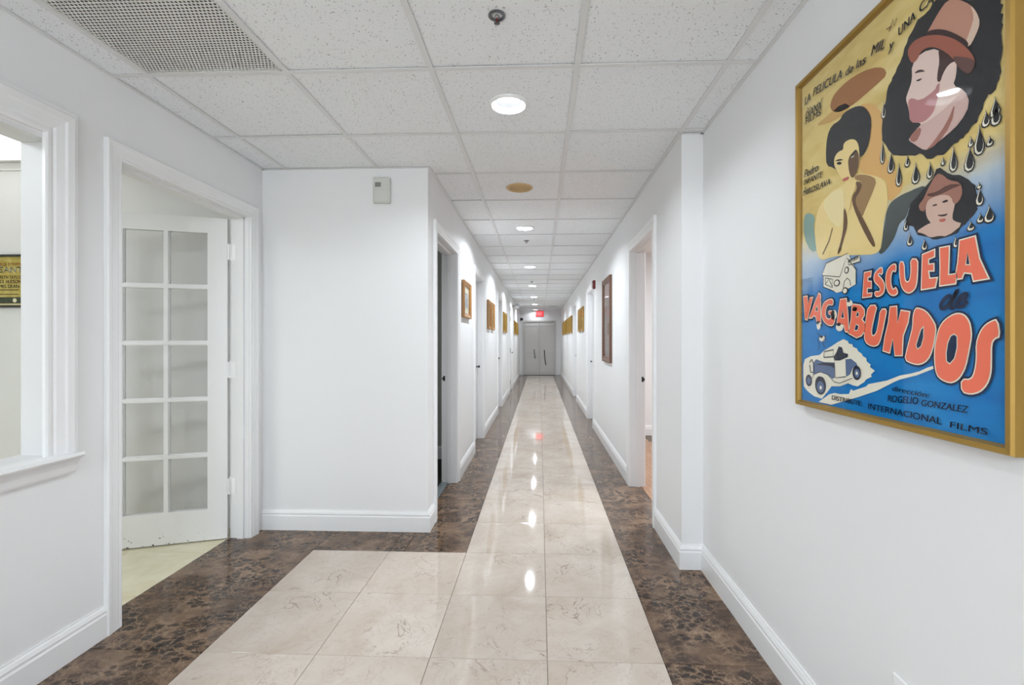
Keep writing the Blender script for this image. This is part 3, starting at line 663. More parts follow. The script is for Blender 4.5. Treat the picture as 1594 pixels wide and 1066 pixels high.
# poster artwork and lettering, in millimetres on the sheet (right, down)
ART = [('P','orange',1,[[(291,211),(350,235),(388,288),(377,335),(388,387),(424,439),(458,493),(399,517),(403,464),(381,442),(300,402),(295,362),(333,359),(342,277)]]),('P','slate',1,[[(399,517),(442,506),(480,506),(480,505),(520,506),(505,535),(471,535),(461,566),(438,572),(424,606),(388,637),(365,635),(388,576)]]),('P','brown',1,[[(166,162),(177,132),(217,121),(273,122),(342,139),(388,165),(399,190),(369,194),(329,197),(291,200),(255,200),(207,192)]]),('P','ochre',1,[[(89,177),(166,174),(227,172),(264,201),(227,210),(166,203)]]),('P','teal',1,[[(28,444),(59,442),(94,465),(83,500),(106,574),(71,574),(28,516)]]),('P','skin',2,[[(131,428),(182,410),(232,412),(251,400),(291,398),(333,417),(381,442),(399,465),(402,523),(388,549),(384,597),(373,637),(291,623),(187,607),(112,612),(92,539),(92,491),(106,448)]]),('P','tan',3,[[(282,399),(333,418),(365,442),(350,468),(325,501),(308,528),(282,489),(269,461),(304,442),(308,426),(278,412)]]),('P','cream',3,[[(131,432),(182,414),(227,415),(236,451),(236,494),(217,533),(177,504),(150,470)]]),('P','umber',4,[[(282,417),(308,429),(304,448),(282,465),(287,490),(317,534),(350,588),(361,616),(346,610),(308,552),(273,486),(267,457),(291,441)]]),('P','umber',4,[[(233,473),(244,492),(251,531),(232,570),(217,604),(202,605),(222,568),(232,532)]]),('S','umber',4,4,[(182,523),(166,556),(134,592)]),('P','ink',4,[[(153,326),(149,285),(156,238),(177,215),(217,218),(229,205),(273,208),(308,221),(333,248),(346,279),(338,333),(317,358),(298,358),(289,389),(273,408),(232,381),(187,345)]]),('P','skin',5,[[(191,315),(212,306),(233,311),(232,290),(269,293),(295,314),(301,355),(295,391),(273,408),(248,410),(229,397),(205,361),(190,340)]]),('P','umber',6,[[(253,348),(264,337),(289,331),(300,355),(294,391),(273,408),(260,391),(255,367)]]),('P','ink',7,[[(192,328),(217,330),(236,340),(217,336)]]),('P','ink',7,[[(257,341),(287,330),(291,338),(264,344)]]),('P','ink',7,[[(200,337),(217,337),(229,348),(215,348)]]),('P','pale',7,[[(264,344),(282,345),(278,349),(269,348)]]),('P','lip',7,[[(227,393),(260,395),(255,404),(236,403)]]),('P','skin',6,[[(251,418),(278,418),(287,436),(269,454),(264,483),(246,503),(236,444)]]),('P','ink',2,[[(566,100),(542,111),(520,115),(489,120),(461,148),(445,177),(422,206),(410,218),(394,240),(390,264),(383,305),(379,331),(386,350),(399,369),(407,388),(424,405),(451,411),(478,424),(505,434),(527,450),(540,452),(568,455),(580,450),(594,444),(608,442),(619,435),(632,426),(643,420),(654,397),(660,380),(673,380),(683,374),(683,359),(688,348),(690,296),(690,215),(690,148),(640,102)]]),('P','hat',3,[[(573,129),(599,147),(626,177),(640,202),(648,229),(638,248),(624,263),(614,248),(594,223),(562,193),(518,167),(534,154),(551,140)]]),('P','hatlight',4,[[(626,177),(640,202),(648,229),(638,248),(624,263),(615,249),(628,227),(635,208)]]),('P','band',5,[[(518,163),(534,167),(562,184),(589,210),(614,239),(624,255),(619,261),(604,240),(584,216),(557,193),(523,171)]]),('P','face',3,[[(477,212),(505,199),(551,218),(562,253),(596,274),(594,304),(586,320),(614,344),(626,379),(604,406),(570,419),(534,427),(516,429),(474,391),(467,381),(505,365),(499,357),(472,343),(469,310),(459,283),(466,270),(479,248)]]),('P','coat',4,[[(467,381),(502,364),(520,367),(568,359),(594,349),(614,346),(626,379),(604,406),(570,419),(534,427),(516,429),(490,406)]]),('P','coatdark',5,[[(516,429),(534,422),(573,392),(594,356),(584,401),(546,429)]]),('P','coatdark',5,[[(467,381),(499,366),(508,379),(490,401)]]),('P','beard',4,[[(466,291),(477,288),(502,309),(543,306),(547,296),(557,297),(543,347),(526,360),(505,361),(472,344),(470,313)]]),('P','hair',4,[[(550,218),(584,247),(599,275),(581,271),(562,281),(556,296),(547,289),(549,269),(554,250)]]),('P','face',5,[[(561,283),(577,269),(596,273),(594,295),(576,310),(558,307)]]),('P','hair',5,[[(485,237),(493,234),(507,239),(518,251),(505,244)]]),('P','hair',5,[[(490,255),(510,260),(502,263),(493,259)]]),('P','brim',5,[[(464,173),(477,161),(499,162),(529,175),(562,197),(594,227),(619,260),(635,288),(638,307),(624,319),(604,296),(584,257),(557,224),(529,201),(505,196),(493,211),(477,209)]]),('P','brimdark',6,[[(584,257),(604,269),(635,293),(638,307),(624,319),(604,296)]]),('P','ink',2,[[(514,511),(540,493),(549,480),(570,495),(594,511),(619,524),(634,542),(635,560),(643,588),(638,602),(624,611),(615,621),(614,621),(602,630),(573,640),(551,634),(529,633),(511,620),(490,609),(477,587),(454,580),(464,554),(480,533)]]),('P','face2',3,[[(516,561),(523,539),(562,540),(594,556),(591,573),(584,598),(589,607),(611,618),(573,636),(551,629),(529,629),(511,615),(488,606),(523,596),(532,597),(520,582)]]),('P','hat2',4,[[(517,527),(529,511),(546,491),(562,499),(576,516),(604,530),(610,552),(602,569),(589,573),(582,552),(562,542),(534,540),(521,545),(516,566),(502,561),(497,547),(511,537)]]),('P','hat2dark',5,[[(517,528),(546,532),(576,525),(607,535),(604,537),(581,537),(562,540),(534,540)]]),('P','hair',4,[[(546,582),(562,586),(576,587),(570,591),(557,589)]]),('P','hair',4,[[(534,558),(546,557),(549,562),(537,561)]]),('P','hair',4,[[(560,557),(573,556),(576,562),(562,561)]]),('P','lip',4,[[(550,594),(568,595),(570,601),(558,602)]]),('D',(379,346),(393,407)),('D',(405,389),(426,441)),('D',(430,426),(447,482)),('D',(459,419),(472,445)),('D',(479,445),(500,493)),('D',(522,460),(537,495)),('D',(558,462),(566,479)),('D',(578,448),(596,501)),('D',(615,463),(637,514)),('D',(622,446),(632,466)),('D',(635,430),(656,489)),('D',(662,463),(675,481)),('D',(649,409),(665,440)),('D',(671,406),(690,446)),('D',(670,392),(689,431)),('D',(640,555),(656,590)),('D',(655,596),(675,629)),('D',(639,607),(653,625)),('D',(618,617),(634,636)),('D',(464,605),(480,634)),('D',(507,628),(522,653)),('D',(589,640),(600,663)),('D',(453,569),(466,596)),('D',(381,250),(395,294)),('D',(641,545),(650,557)),('L',[[(320,676),(346,676),(343,690),(333,689),(333,701),(346,703),(346,720),(331,718),(330,733),(348,734),(346,742),(313,742)]]),('L',[[(386,674),(385,691),(376,684),(369,689),(384,702),(393,716),(393,731),(386,740),(375,744),(363,744),(358,735),(363,731),(373,734),(380,728),(375,719),(361,708),(355,697),(358,685),(369,676),(379,672)]]),('L',[[(431,673),(430,690),(423,685),(416,690),(413,706),(414,720),(419,731),(425,733),(430,728),(437,742),(428,747),(417,746),(406,738),(399,721),(397,701),(401,685),(410,675),(423,670)]]),('L',[[(442,668),(456,671),(457,707),(461,718),(469,721),(475,714),(478,694),(476,667),(496,671),(496,695),(494,722),(490,736),(480,744),(469,746),(456,739),(447,724),(443,700)]]),('L',[[(510,663),(542,658),(542,673),(526,676),(526,688),(540,689),(540,704),(526,702),(529,720),(549,721),(544,741),(507,742)]]),('L',[[(556,657),(579,658),(578,691),(577,719),(598,719),(594,739),(556,739),(557,699)]]),('L',[[(604,651),(638,650),(647,696),(666,738),(635,739),(631,723),(614,719),(609,730),(599,730),(596,715),(600,695)],[(622,679),(627,705),(618,703)]]),('L',[[(31,713),(53,713),(57,743),(68,720),(83,720),(62,768),(53,791),(41,788)]]),('L',[[(115,710),(124,715),(126,805),(104,796),(101,783),(86,778),(80,785),(64,785),(89,746)],[(109,747),(111,766),(96,763)]]),('L',[[(187,736),(185,753),(172,749),(158,751),(149,767),(149,783),(161,794),(176,793),(177,780),(166,778),(166,768),(197,773),(192,810),(172,814),(145,803),(130,782),(131,759),(142,742),(166,734)]]),('L',[[(220,739),(246,739),(253,783),(257,835),(242,832),(236,815),(224,811),(220,814),(205,807),(212,774)],[(232,769),(236,794),(223,792)]]),('L',[[(271,757),(304,762),(319,775),(320,790),(310,801),(323,813),(322,831),(308,845),(289,850),(257,838),(267,796)],[(291,779),(300,784),(296,793),(288,792)],[(287,813),(298,818),(293,830),(280,830)]]),('L',[[(335,766),(367,767),(357,795),(348,823),(346,840),(352,848),(365,840),(373,812),(379,779),(401,779),(394,805),(386,835),(375,865),(361,873),(342,871),(325,863),(319,845),(325,805)]]),('L',[[(412,775),(433,775),(436,817),(447,786),(473,791),(468,816),(453,847),(450,894),(428,895),(421,853),(410,889),(388,884),(394,851),(406,814)]]),('L',[[(490,784),(502,785),(520,793),(534,809),(546,828),(543,851),(536,881),(524,902),(504,913),(481,912),(459,904),(465,882),(475,851),(483,826),(483,802)],[(513,827),(513,851),(506,872),(496,878),(492,869),(500,848),(506,833)]]),('L',[[(599,802),(614,806),(624,818),(628,831),(630,849),(625,876),(617,912),(605,934),(593,944),(580,948),(560,943),(548,933),(543,907),(543,875),(550,845),(556,829),(568,815),(584,806)],[(591,845),(598,850),(598,874),(592,896),(581,908),(573,903),(572,886),(576,863),(583,849)]]),('L',[[(683,819),(688,851),(678,854),(671,865),(671,898),(670,924),(662,945),(648,960),(628,967),(609,964),(608,939),(630,938),(638,921),(642,894),(641,865),(648,844),(658,830),(671,822)]]),('S','navy',6,9,[(585,766),(576,764),(565,771),(558,782),(562,789),(573,785),(586,770),(599,753),(589,773),(582,786),(586,790),(594,787)]),('S','navy',6,9,[(600,778),(614,773),(620,766),(614,763),(604,770),(598,782),(602,788),(611,787),(622,778)]),('P','paper',3,[[(150,623),(251,611),(285,664),(285,702),(244,714),(202,718),(137,693),(137,659),(130,657)]]),('S','ink',4,2.2,[(150,623),(251,611),(215,673),(130,657),(151,623)]),('S','ink',4,2.2,[(248,624),(286,663)]),('S','ink',4,2.2,[(285,664),(285,702)]),('S','ink',4,2.2,[(137,661),(137,693),(192,713)]),('S','ink',4,2.2,[(148,667),(182,675),(182,700),(148,687),(148,667)]),('S','ink',4,2.2,[(232,707),(236,689),(248,681),(260,689),(263,704)]),('S','ink',4,2.2,[(146,687),(164,673),(182,698)]),('P','paper',4,[[(253,634),(301,625),(302,643),(255,645)]]),('S','ink',5,2,[(253,634),(301,625),(302,643),(255,645),(253,634)]),('E','ink',4,(246,658),10,10),('E','paper',5,(246,658),6,7),('E','ink',5,(203,689),14,10),('E','paper',6,(203,689),10,7),('E','ink',5,(240,716),13,10),('E','paper',6,(240,716),9,7),('P','paper',3,[[(28,938),(37,919),(71,908),(117,903),(140,889),(182,873),(202,864),(232,854),(251,860),(255,867),(269,868),(273,876),(289,880),(293,887),(308,894),(313,901),(325,905),(327,914),(342,922),(339,928),(357,937),(342,948),(346,953),(325,962),(317,970),(291,984),(273,983),(251,979),(217,991),(177,995),(161,1010),(129,1038),(89,1035),(53,1023),(31,1009),(28,974)]]),('P','carblue',4,[[(83,930),(100,917),(140,924),(190,923),(192,968),(182,972),(161,962),(129,956),(83,977)]]),('P','cardark',5,[[(100,934),(172,934),(190,939),(190,925),(140,925)]]),('P','paper',5,[[(190,923),(241,918),(244,961),(197,968)]]),('P','carblue',4,[[(241,912),(264,909),(287,920),(291,927),(273,934),(260,954),(244,961)]]),('P','cardark',5,[[(187,907),(200,894),(212,875),(227,878),(232,893),(253,896),(251,905),(217,916),(192,917)]]),('S','cardark',5,3,[(140,910),(142,892),(187,885),(186,906),(140,910)]),('S','cardark',5,4,[(65,929),(77,918),(89,935),(89,959),(71,960),(65,936)]),('P','paper',6,[[(77,984),(89,966),(123,955),(161,961),(192,981),(217,982),(273,963),(278,967),(212,989),(187,988),(150,971),(112,969),(89,985)]]),('S','cardark',7,2,[(77,984),(89,966),(123,955),(161,961),(192,981),(217,982),(273,963)]),('S','cardark',6,2.5,[(192,923),(197,968),(244,961)]),('E','cardark',5,(123,997),28,29),('E','carblue',6,(124,1002),19,18),('E','paper',7,(126,1004),6,6),('E','cardark',6,(289,947),17,20),('E','carblue',7,(291,948),11,12),('E','paper',8,(291,948),4,5),('E','cardark',4,(60,987),18,19),('E','carblue',5,(61,988),10,11),('P','paper',3,[[(112,1055),(166,1020),(192,1013),(217,1014),(255,1009),(264,994),(273,998),(325,981),(333,974),(399,959),(442,943),(480,935),(465,939),(500,929),(520,920),(539,914),(538,921),(492,939),(441,953),(424,960),(365,988),(291,1014),(177,1056)]]),('E','paper',7,(190,782),15,15),('E','ink',8,(187,774),7,6),('E','paper',7,(217,819),17,12),('E','ink',8,(214,811),9,5),('E','paper',7,(260,753),13,9),('E','ink',8,(257,747),7,3),('E','paper',7,(115,810),10,14),('E','ink',8,(112,802),5,6),('E','paper',7,(133,852),15,9),('E','ink',8,(130,846),8,4),('E','paper',7,(282,771),10,6),('E','ink',8,(280,768),5,3),('S','ink',7,2.5,[(106,835),(120,842),(112,855),(120,872),(112,886)]),('S','ink',7,2.5,[(150,839),(148,852),(134,862),(145,879)]),('S','ink',6,3,[(46,110),(56,100),(62,112),(71,106),(80,117),(92,111),(100,121),(115,114),(123,122),(134,109)]),('S','umber',6,3,[(399,76),(417,80),(408,87),(421,66),(426,86),(433,71)])]
WORDS = [('LA',(40,85),(74,85),25,0.15,'ink'),('PELICULA',(86,80),(229,101),24,0.15,'ink'),('de',(242,104),(276,111),22,0.15,'ink'),('las',(288,110),(326,116),21,0.15,'ink'),('MIL',(346,110),(395,120),24,0.15,'ink'),('y',(408,136),(424,138),23,0.15,'ink'),('UNA',(440,120),(493,113),20,0.15,'ink'),('CA',(500,106),(543,112),22,0.15,'ink'),('DIANA',(43,132),(131,140),20,0.15,'ink'),('FILMS',(43,150),(127,158),18,0.15,'ink'),('Pedro',(37,322),(115,327),24,0.15,'ink'),('INFANTE',(34,346),(134,354),18,0.15,'ink'),('y',(37,361),(49,362),11,0.15,'ink'),('MIROSLAVA',(31,380),(176,390),18,0.15,'ink'),('dirección:',(419,982),(530,987),12,0.3,'navy'),('ROGELIO',(405,1011),(500,1005),16,0.2,'navy'),('GONZALEZ',(507,1007),(624,1006),14,0.2,'navy'),('DISTRIBUYE:',(182,1034),(313,1035),13,0.1,'ink'),('INTERNACIONAL',(335,1039),(562,1041),15,0.1,'navy'),('FILMS',(582,1043),(665,1043),13,0.1,'navy'),('ESCUELA',(260,640),(298,634),9,0,'ink')]

# ================================================================== things
# ---- recessed downlights
def make_downlight():
    r = empty('downlight', (0, 0, ZC))
    MB().lathe([(.0765,.004),(.0765,-.003),(.080,-.006),(.086,-.005),(.0885,-.002),(.093,-.0015),(.093,.004)], 40, caps=False).build('trim_ring', M['white_enamel'], r, smooth=True)
    MB().lathe([(.0768,-.001),(.071,.015),(.062,.045),(.0615,.05)], 40, caps=False).build('reflector', M['satin'], r, smooth=True)
    MB().lathe([(.0001,.034),(.03,.0345),(.055,.036),(.0635,.040)], 40, caps=False).build('lens', M['lens'], r, smooth=True)
    MB().lathe([(.0625,.046),(.0625,.11),(.0001,.11)], 24, caps=False).build('housing', M['steel'], r)
    return r
def lamp_light(parent, power, size, z, shape='DISK', size_y=None):
    ld = bpy.data.lights.new('lamp_light', 'AREA'); ld.shape = shape; ld.size = size; ld.energy = power; ld.color = (.915, .99, 1.055)
    if size_y: ld.size_y = size_y
    lo = bpy.data.objects.new('lamp_light', ld); COL.objects.link(lo); lo.parent = parent; lo.location = (0, 0, z); return lo
ORD = ['nearest the camera, beside the sprinkler', 'second from the camera, past the beige speaker', 'third from the camera', 'fourth from the camera', 'fifth from the camera', 'sixth from the camera', 'last one before the exit sign']
for k, (x, y) in enumerate(LIGHTS):
    r = make_downlight() if k == 0 else copy_tree(first_light)
    if k == 0: first_light = r
    r.location = (x, y, ZC)
    tag(r, 'round recessed ceiling downlight, ' + ORD[k], 'downlight', 'corridor downlights')
for k, o in enumerate([o for o in COL.objects if o.name.startswith('downlight') and o.parent is None]):
    lamp_light(o, LAMP_W * (.16 if o.location.y > 16 else .56 if o.location.y < 3 else 1.03), .075, .020)
# added globe lamps behind the camera, hung low to brighten the ceiling
def make_fill_globe(x, y, label):
    r = empty('fill_globe', (x, y, ZC)); tag(r, label, 'ceiling lamp', 'added fill lamps behind the camera')
    MB().lathe([(.07,0),(.07,-.018),(.02,-.028),(.012,-.09),(.05,-.10)], 28, caps=False).build('canopy', M['steel'], r, smooth=True)
    MB().lathe([(.05,-.10)] + [(.14*math.sin(a*math.pi/12), -.228+.14*math.cos(a*math.pi/12)) for a in range(2, 12)] + [(.0001,-.368)], 28, caps=False).build('globe', M['globe'], r, smooth=True)
    return r
make_fill_globe(-.47, -1.3, 'added white fill globe on the lobby ceiling just behind the camera')
make_fill_globe(-.47, -3.3, 'added white fill globe on the lobby ceiling near the daylight opening')

def room_panel(x, y, z, lx, ly, label, power, m='panel'):
    r = empty('light_panel', (x, y, z)); tag(r, label, 'ceiling lamp')
    MB().box(-lx/2, lx/2, -ly/2, ly/2, -.012, -.004).build('diffuser', M[m], r)
    mb = MB()
    for a, b, c, d in ((-lx/2-.02, -lx/2, -ly/2-.02, ly/2+.02), (lx/2, lx/2+.02, -ly/2-.02, ly/2+.02), (-lx/2, lx/2, -ly/2-.02, -ly/2), (-lx/2, lx/2, ly/2, ly/2+.02)): mb.box(a, b, c, d, -.016, 0)
    mb.build('frame', M['white_enamel'], r)
    if power: lamp_light(r, power, lx*.96, -.014, 'RECTANGLE', ly*.96)
    return r
room_panel(-3.55, 2.64, 2.45, 1.2, .6, 'bright flat ceiling panel seen through the interior window', 0)
room_panel(-3.3, .3, 2.45, 1.2, .6, 'added unseen fill panel in the middle of the room behind the glazed door', 32)  # added out of view, brightens the room around the glazed door
room_panel(-2.4, 4.0, 2.40, .6, .6, 'added unseen fill panel in the dark room behind the nearest left door', 3.0)  # added dim lamp, lifts this room from black to grey
room_panel(2.3, 4.2, 2.40, 1.2, .6, 'added unseen fill panel in the bright room on the right', 55)  # unseen lamp put in to make this room bright

# ---- sprinklers
def make_sprinkler():
    r = empty('sprinkler', (0, 0, ZC))
    MB().lathe([(.030,0),(.030,-.002),(.026,-.005),(.020,-.004),(.017,.012),(.017,.02)], 28, caps=False).build('escutcheon', M['steel'], r, smooth=True)
    MB().lathe([(.017,.004),(.0001,.004)], 20, caps=False).build('cup', M['plastic_dark'], r)
    MB().lathe([(.007,.004),(.007,-.006),(.004,-.009)], 16).build('body', M['chrome'], r, smooth=True)
    for s in (-1, 1): MB().tube([(s*.007,0,-.004),(s*.011,0,-.012),(s*.008,0,-.022),(0,0,-.026)], .002, 6).build('arm', M['steel'], r, smooth=True)
    MB().lathe([(.0018,-.008),(.0022,-.016),(.0018,-.024)], 10).build('bulb', M['red'], r, smooth=True)
    mb = MB().lathe([(.006,-.0262),(.006,-.0275)], 16)
    for i in range(10):
        a = 2*math.pi*i/10; c, s = math.cos(a), math.sin(a); w = .0014
        p = [(.005*c - w*s, .005*s + w*c), (.005*c + w*s, .005*s - w*c), (.0105*c + w*1.3*s, .0105*s - w*1.3*c), (.0105*c - w*1.3*s, .0105*s + w*1.3*c)]
        mb.poly([(x, y, -.0262) for x, y in p]); mb.poly([(x, y, -.0275) for x, y in reversed(p)])
    mb.build('deflector', M['steel'], r)
    return r
for k, (y, t) in enumerate(((1.6175, 'nearest the camera'), (5.2475, 'past the second downlight'), (8.8775, 'just before the fourth downlight'), (12.5, 'far along the corridor'))):
    r = make_sprinkler() if k == 0 else copy_tree(first_spr)
    if k == 0: first_spr = r
    r.location = (-.1485, y, ZC - .0005 + .004)
    tag(r, 'small metal sprinkler head in the ceiling, ' + t, 'sprinkler', 'ceiling sprinklers')

# ---- beige round ceiling speaker
sp = empty('ceiling_speaker', (-.1485, 3.4325, ZC+.004)); tag(sp, 'round beige speaker grille in the ceiling between two downlights', 'speaker')
MB().lathe([(.097,0),(.097,-.006),(.090,-.010),(.084,-.008)], 40, caps=False).build('rim', M['beige'], sp, smooth=True)
for i in range(6): MB().lathe([(.083-.0135*i,-.0045),(.083-.0135*i,-.009),(.0755-.0135*i,-.010),(.0755-.0135*i,-.0045)], 36, caps=False).build('grille_ring', M['beige'], sp, smooth=True)
MB().lathe([(.084,-.004),(.0001,-.0045)], 36, caps=False).build('backing', M['beige_dark'], sp)

# ---- perforated return-air grille
vx0, vx1, vy0, vy1 = VENT
vent = empty('return_air_grille', ((vx0+vx1)/2, (vy0+vy1)/2, ZC)); tag(vent, 'grey perforated return air grille set in the ceiling grid', 'vent')
W, D_ = (vx1-vx0)/2-.014, (vy1-vy0)/2-.014
mb = MB(); nx = 40; ny = 40; cw = 2*W/nx; cd = 2*D_/ny; rr = .0047
for j in range(ny):
    sh = 0 if j % 2 == 0 else cw/2
    for i in range(nx if j % 2 == 0 else nx-1):
        cx = -W + (i+.5)*cw + sh; cy = -D_ + (j+.5)*cd; n0 = len(mb.v)
        for q in range(8):
            a = 2*math.pi*(q+.5)/8; mb.v.append((cx+rr*math.cos(a), cy+rr*math.sin(a), 0))
        sq = [(1,0.4142),(0.4142,1),(-0.4142,1),(-1,0.4142),(-1,-0.4142),(-0.4142,-1),(0.4142,-1),(1,-0.4142)]
        for q in range(8): mb.v.append((cx+sq[q][0]*cw/2, cy+sq[q][1]*cd/2, 0))
        for q in range(8):
            p = (q+1) % 8; mb.f.append((n0+q, n0+p, n0+8+p, n0+8+q))
        for sx, sy, a, b in ((1,1,8,9),(-1,1,10,11),(-1,-1,12,13),(1,-1,14,15)):
            mb.v.append((cx+sx*cw/2, cy+sy*cd/2, 0)); mb.f.append((n0+a, len(mb.v)-1, n0+b))
    if j % 2:
        for s in (-1, 1): mb.poly([(s*W, -D_+j*cd, 0), (s*(W-cw/2), -D_+j*cd, 0), (s*(W-cw/2), -D_+(j+1)*cd, 0), (s*W, -D_+(j+1)*cd, 0)])
pf = mb.build('perforated_sheet', M['perf'], vent); pf.location.z = .002
fr = MB()
for a, b, c, d in ((-W-.004, -W+.006, -D_-.004, D_+.004), (W-.006, W+.004, -D_-.004, D_+.004), (-W, W, -D_-.004, -D_+.006), (-W, W, D_-.006, D_+.004)): fr.box(a, b, c, d, .0, .012)
fr.build('frame', M['perf'], vent)
mb = MB().box(-W, W, -D_, D_, .10, .105)
for a, b, c, d in ((-W-.003, -W, -D_, D_), (W, W+.003, -D_, D_), (-W, W, -D_-.003, -D_), (-W, W, D_, D_+.003)): mb.box(a, b, c, d, .012, .105)
mb.build('duct', M['duct'], vent)

# ---- beige alarm sounder on the wall facing the camera
al = empty('wall_sensor', (-1.027, YW, 2.222)); tag(al, 'small off-white plastic box high on the wall facing the camera', 'sensor')
MB().box(-.058, .058, -.030, 0, -.085, .085).build('body', M['plastic'], al, bevel=.012)
MB().box(-.046, .046, -.034, -.029, -.076, .0).build('cover', M['plastic'], al, bevel=.004)
MB().box(-.040, .000, -.0325, -.029, .018, .048).build('lens_window', M['plastic_dark'], al, bevel=.003)

# ---- framed pictures
def picture(name, side, y0, y1, z0, z1, depth, fw, frame_mat, art, label, cat='picture', group=None, mat_w=0.0, glazed=True, xw=None):
    sx = 1 if side == 'L' else -1
    xw = xw if xw is not None else (XL if side == 'L' else XR)
    p = empty(name, (xw, (y0+y1)/2, (z0+z1)/2)); tag(p, label, cat, group)
    hw, hh = (y1-y0)/2, (z1-z0)/2; X = lambda q: sx*q
    prof = [(0,.002),(0,depth*.55),(-fw*.15,depth*.7),(-fw*.3,depth*.6),(-fw*.55,depth*.85),(-fw*.8,depth),(-fw,depth*.93),(-fw,.002)]
    # four mitred rails
    pts = [(-hw+fw,-hh+fw),(-hw+fw,hh-fw),(hw-fw,hh-fw),(hw-fw,-hh+fw)]; outer = [(-hw,-hh),(-hw,hh),(hw,hh),(hw,-hh)]
    for i in range(4):
        a, b, A, B = pts[i], pts[(i+1)%4], outer[i], outer[(i+1)%4]
        mb = MB(); n = len(prof)
        for (pin, pout) in ((a, A), (b, B)):
            for q, dpt in prof:
                t = -q/fw; mb.v.append((X(dpt), pin[0]+(pout[0]-pin[0])*t, pin[1]+(pout[1]-pin[1])*t))
        for k in range(n): mb.f.append((k, (k+1)%n, n+(k+1)%n, n+k))
        mb.f += [tuple(range(n)), tuple(range(2*n-1, n-1, -1))]
        mb.build('frame_rail', M[frame_mat], p)
    MB().box(X(.002), X(.006), -hw+fw*.6, hw-fw*.6, -hh+fw*.6, hh-fw*.6).build('backing', M['matboard'] if mat_w else M[frame_mat], p)
    aw, ah = hw-fw-mat_w, hh-fw-mat_w
    MB().box(X(.006), X(.0068), -aw, aw, -ah, ah).build('print', M[art], p)
    if mat_w:
        MB().sweep([(0,.0),(0,.004),(-.006,.004),(-.006,0)], [(-aw,-ah),(-aw,ah),(aw,ah),(aw,-ah),(-aw,-ah)], lambda a, b, q: (X(.006+q), a, b)).build('mat_edge', M['matboard'], p)
    if glazed: MB().box(X(depth*.42), X(depth*.45), -hw+fw*.8, hw-fw*.8, -hh+fw*.8, hh-fw*.8).build('glass', M['glass'], p)
    return p
picture('framed_sketch', 'L', 4.31, 4.755, 1.465, 1.815, .032, .045, 'oak_frame', 'art_sketch', 'oak framed sketch with cream mat between the first two left doors', mat_w=.055)
gl = 'small gold frames on the left corridor wall'
picture('framed_print', 'L', 6.39, 6.76, 1.41, 1.815, .030, .05, 'oak_frame', 'art_gold', 'gold framed print, first of the pair past the second left door', group=gl)
picture('framed_print', 'L', 6.90, 7.28, 1.41, 1.815, .030, .05, 'oak_frame', 'art_pale', 'gold framed print, second of the pair past the second left door', group=gl)
picture('framed_print', 'L', 9.14, 9.52, 1.415, 1.82, .030, .05, 'gold', 'art_pale', 'gold framed print, first of the pair past the third left door', group=gl)
picture('framed_print', 'L', 9.64, 10.02, 1.415, 1.82, .030, .05, 'gold', 'art_gold', 'gold framed print, second of the pair past the third left door', group=gl)
NTH = ['first', 'second', 'third', 'fourth', 'fifth']
for i in range(4): picture('framed_print', 'L', 13.1+.62*i, 13.5+.62*i, 1.44, 1.82, .030, .05, 'gold', 'art_gold', 'gold framed print, %s in the row past the farthest left door' % NTH[i], group=gl)
gr = 'small gold frames on the right corridor wall'
for i in range(2): picture('framed_print', 'R', 8.15+.58*i, 8.60+.58*i, 1.42, 1.85, .030, .05, 'gold', 'art_gold', 'gold framed print, %s of the right-hand pair past the red alarm' % NTH[i], group=gr)
for i in range(5): picture('framed_print', 'R', 11.0+.95*i, 11.55+.95*i, 1.44, 1.85, .034, .055, 'gold', 'art_gold', 'gold framed print, %s in the right-hand row of five' % NTH[i], group=gr)
picture('framed_photograph', 'R', 5.02, 5.62, 1.005, 1.955, .030, .06, 'wood_frame', 'art_rose', 'tall brown framed print on the right corridor wall', cat='picture', mat_w=0.0)

# ---- red alarm strobe
al2 = empty('fire_alarm', (XR, 6.55, 2.03)); tag(al2, 'dark red fire alarm on the right wall by the tall picture', 'fire alarm')
MB().box(-.034, 0, -.045, .045, -.058, .058).build('body', M['red'], al2, bevel=.006)
MB().box(-.050, -.033, -.020, .020, -.045, .010).build('strobe', M['plastic'], al2, bevel=.004)
MB().box(-.038, -.033, -.034, .034, .022, .048).build('horn_slots', M['black'], al2)

# ---- round clock standing out from the left wall
ck = empty('corridor_clock', (XL+.13, 12.45, 2.175)); tag(ck, 'small round clock on a bracket high on the left corridor wall', 'clock')
MB().lathe([(.062,.03),(.066,.02),(.066,-.02),(.060,-.026),(.055,-.020)], 32, 'Y', caps=False).build('case', M['plastic_dark'], ck, smooth=True)
MB().lathe([(.0001,-.018),(.057,-.018)], 32, 'Y', caps=False).build('dial', M['satin'], ck)
MB().lathe([(.0001,.028),(.063,.028)], 32, 'Y', caps=False).build('back_plate', M['plastic_dark'], ck)
MB().box(-.003, .003, -.021, -.0185, 0, .042).build('minute_hand', M['black'], ck)
MB().box(0, .028, -.021, -.0185, -.003, .003).build('hour_hand', M['black'], ck)
MB().box(-.130, -.058, -.02, .02, -.02, .02).build('bracket', M['plastic_dark'], ck)

# ---- dome camera, exit sign
sc = empty('security_camera', (-.655, YE, 2.04)); tag(sc, 'small black camera on the end wall left of the double doors', 'security camera')
MB().lathe([(.045,0),(.045,-.02)], 24, 'Y').build('mount', M['black'], sc, smooth=True)
MB().lathe([(.05,-.02),(.052,-.05),(.040,-.085),(.018,-.10),(.001,-.103)], 24, 'Y', caps=False).build('dome', M['black'], sc, smooth=True)

